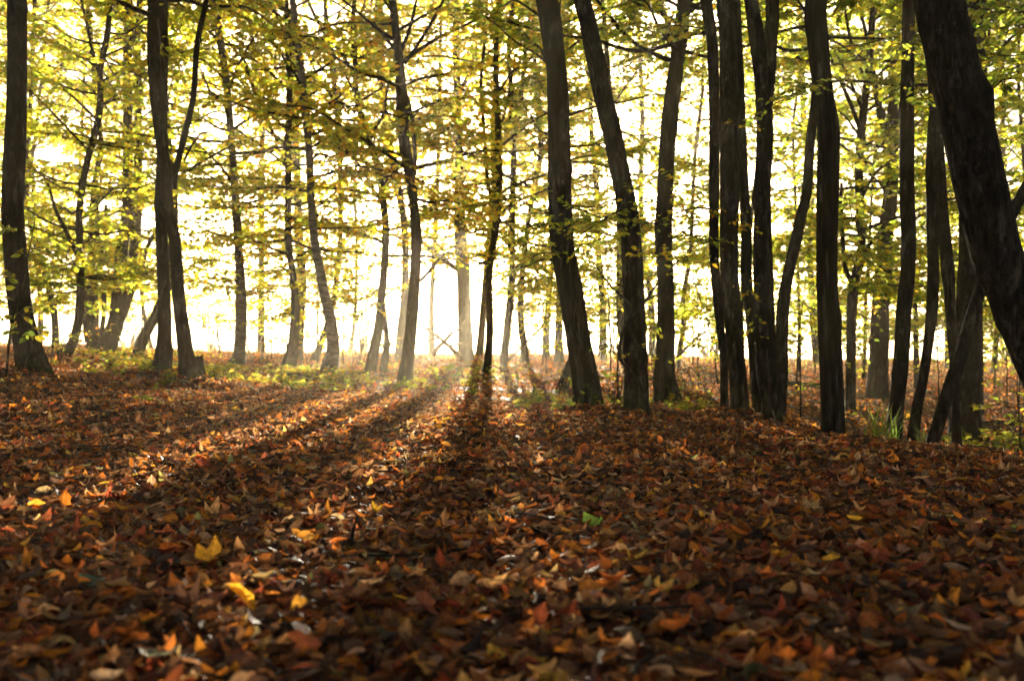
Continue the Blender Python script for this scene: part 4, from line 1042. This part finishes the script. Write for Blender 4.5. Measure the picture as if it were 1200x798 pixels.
# misty shrubs far beyond the rim
for px, d, w, h, lab in [(150, 38, 5, 2.0, 'pale misty shrub low beyond the broad leaning twin trunk'), (250, 42, 6, 1.8, 'misty shrub in the bright gap behind the lone pale trunk'), (425, 37, 4, 1.7, 'misty twiggy shrub left of the stout snag trunk on the rise'),
                         (620, 40, 6, 1.8, 'misty shrub beyond the far middle trunks'), (720, 37, 5, 2.0, 'misty shrub seen between the two big middle trunks'), (830, 39, 5, 2.0, 'misty shrub in the gap left of the four-trunk cluster'),
                         (960, 37, 5, 2.2, 'misty shrub glimpsed left of the straight ridged trunk'), (1180, 36, 5, 2.4, 'misty shrub beyond the hollow at the right edge')]:
    x = (px - CX) / F * d; g = gz1(x, d); o = np.array([x, d, g])
    root = empty('misty_shrub', o, lab, 'shrub')
    b = Buf(); c = Buf()
    for q in range(16):
        a = R.uniform(0, 6.28); l_ = R.uniform(.6, 1) * h
        tip = o + np.array([math.cos(a) * w * .4 * R.random(), math.sin(a) * w * .3 * R.random(), l_ + .6])
        mid = (o + tip) / 2 + R.normal(0, .15, 3)
        S = smooth_path(np.array([o - [0, 0, .2], mid, tip]), .3)
        tube(b, S, np.linspace(.03, .008, len(S)), 5)
        spray(c, [mid, (mid + tip) / 2 + R.normal(0, .1, 3), tip], .01, .7, .12, .12, PALS['yg'], True, gap=-.1)
    b.build('stem', M_TWIG, root, o); c.build('foliage', [M_TWIG, M_LEAF], root, o, color=True)

# ------------------------------------------------------------------ haze
def haze(density):
    m, nt, N, L = new_mat('morning_haze')
    v = N.new('ShaderNodeVolumePrincipled')
    v.inputs['Color'].default_value = (1.0, .86, .62, 1)
    v.inputs['Density'].default_value = density
    v.inputs['Anisotropy'].default_value = .75
    o = N.new('ShaderNodeOutputMaterial'); L.new(v.outputs[0], o.inputs['Volume'])
    a = np.array([[-430, -70, -16], [430, -70, -16], [430, 430, -16], [-430, 430, -16], [-430, -70, 19], [430, -70, 19], [430, 430, 19], [-430, 430, 19.]])
    b = Buf(); b.add(a, [[0, 3, 2, 1], [4, 5, 6, 7], [0, 1, 5, 4], [1, 2, 6, 5], [2, 3, 7, 6], [3, 0, 4, 7]])
    o = b.build('haze', m)
    o.data.polygons.foreach_set('use_smooth', np.zeros(6, bool))
    tag(o, 'bright morning haze between the trees', 'haze', kind='stuff')
haze(.0014)

# ------------------------------------------------------------------ light
S_PX, S_PY = 578, 268
sd = at(S_PX, S_PY, 1.0) - np.array([0, 0, CH])
sd = sd / np.linalg.norm(sd)
elev = math.asin(sd[2]); azim = math.atan2(sd[0], sd[1])
sun = bpy.data.lights.new('sun', 'SUN'); sun.energy = 5.0; sun.angle = math.radians(.53); sun.color = (1, .89, .69)
so = bpy.data.objects.new('sun', sun); COL.objects.link(so)
so.rotation_euler = Vector(sd).to_track_quat('Z', 'Y').to_euler()
so.location = (0, 60, 30)
W = bpy.data.worlds.new('World'); SC.world = W; W.use_nodes = True
nt = W.node_tree
sky = nt.nodes.new('ShaderNodeTexSky'); sky.sky_type = 'NISHITA'; sky.sun_disc = False
sky.sun_elevation = elev; sky.sun_rotation = azim; sky.dust_density = 4.0; sky.air_density = .6; sky.ozone_density = .3
nt.links.new(sky.outputs[0], nt.nodes['Background'].inputs[0])
nt.nodes['Background'].inputs[1].default_value = .05

# ------------------------------------------------------------------ camera
cam = bpy.data.cameras.new('camera'); cam.sensor_width = 36; cam.lens = 36 * F / 1200
cam.clip_start = .05; cam.clip_end = 3000
co = bpy.data.objects.new('camera', cam); COL.objects.link(co)
co.location = (0, 0, CH); co.rotation_euler = (PI / 2 + TH, 0, 0)
cam.dof.use_dof = True; cam.dof.focus_distance = 5.5; cam.dof.aperture_fstop = 3.2
SC.camera = co

SC.view_settings.view_transform = 'Standard'; SC.view_settings.look = 'None'
SC.view_settings.exposure = 2.55; SC.view_settings.gamma = 1
SC.view_settings.use_curve_mapping = False
SC.render.engine = 'CYCLES'
cy = SC.cycles
cy.use_denoising = True
cy.max_bounces = 8; cy.diffuse_bounces = 4; cy.glossy_bounces = 2; cy.transmission_bounces = 4; cy.volume_bounces = 1; cy.transparent_max_bounces = 4
cy.sample_clamp_indirect = 4; cy.caustics_reflective = False; cy.caustics_refractive = False
cy.use_adaptive_sampling = True; cy.adaptive_threshold = .012
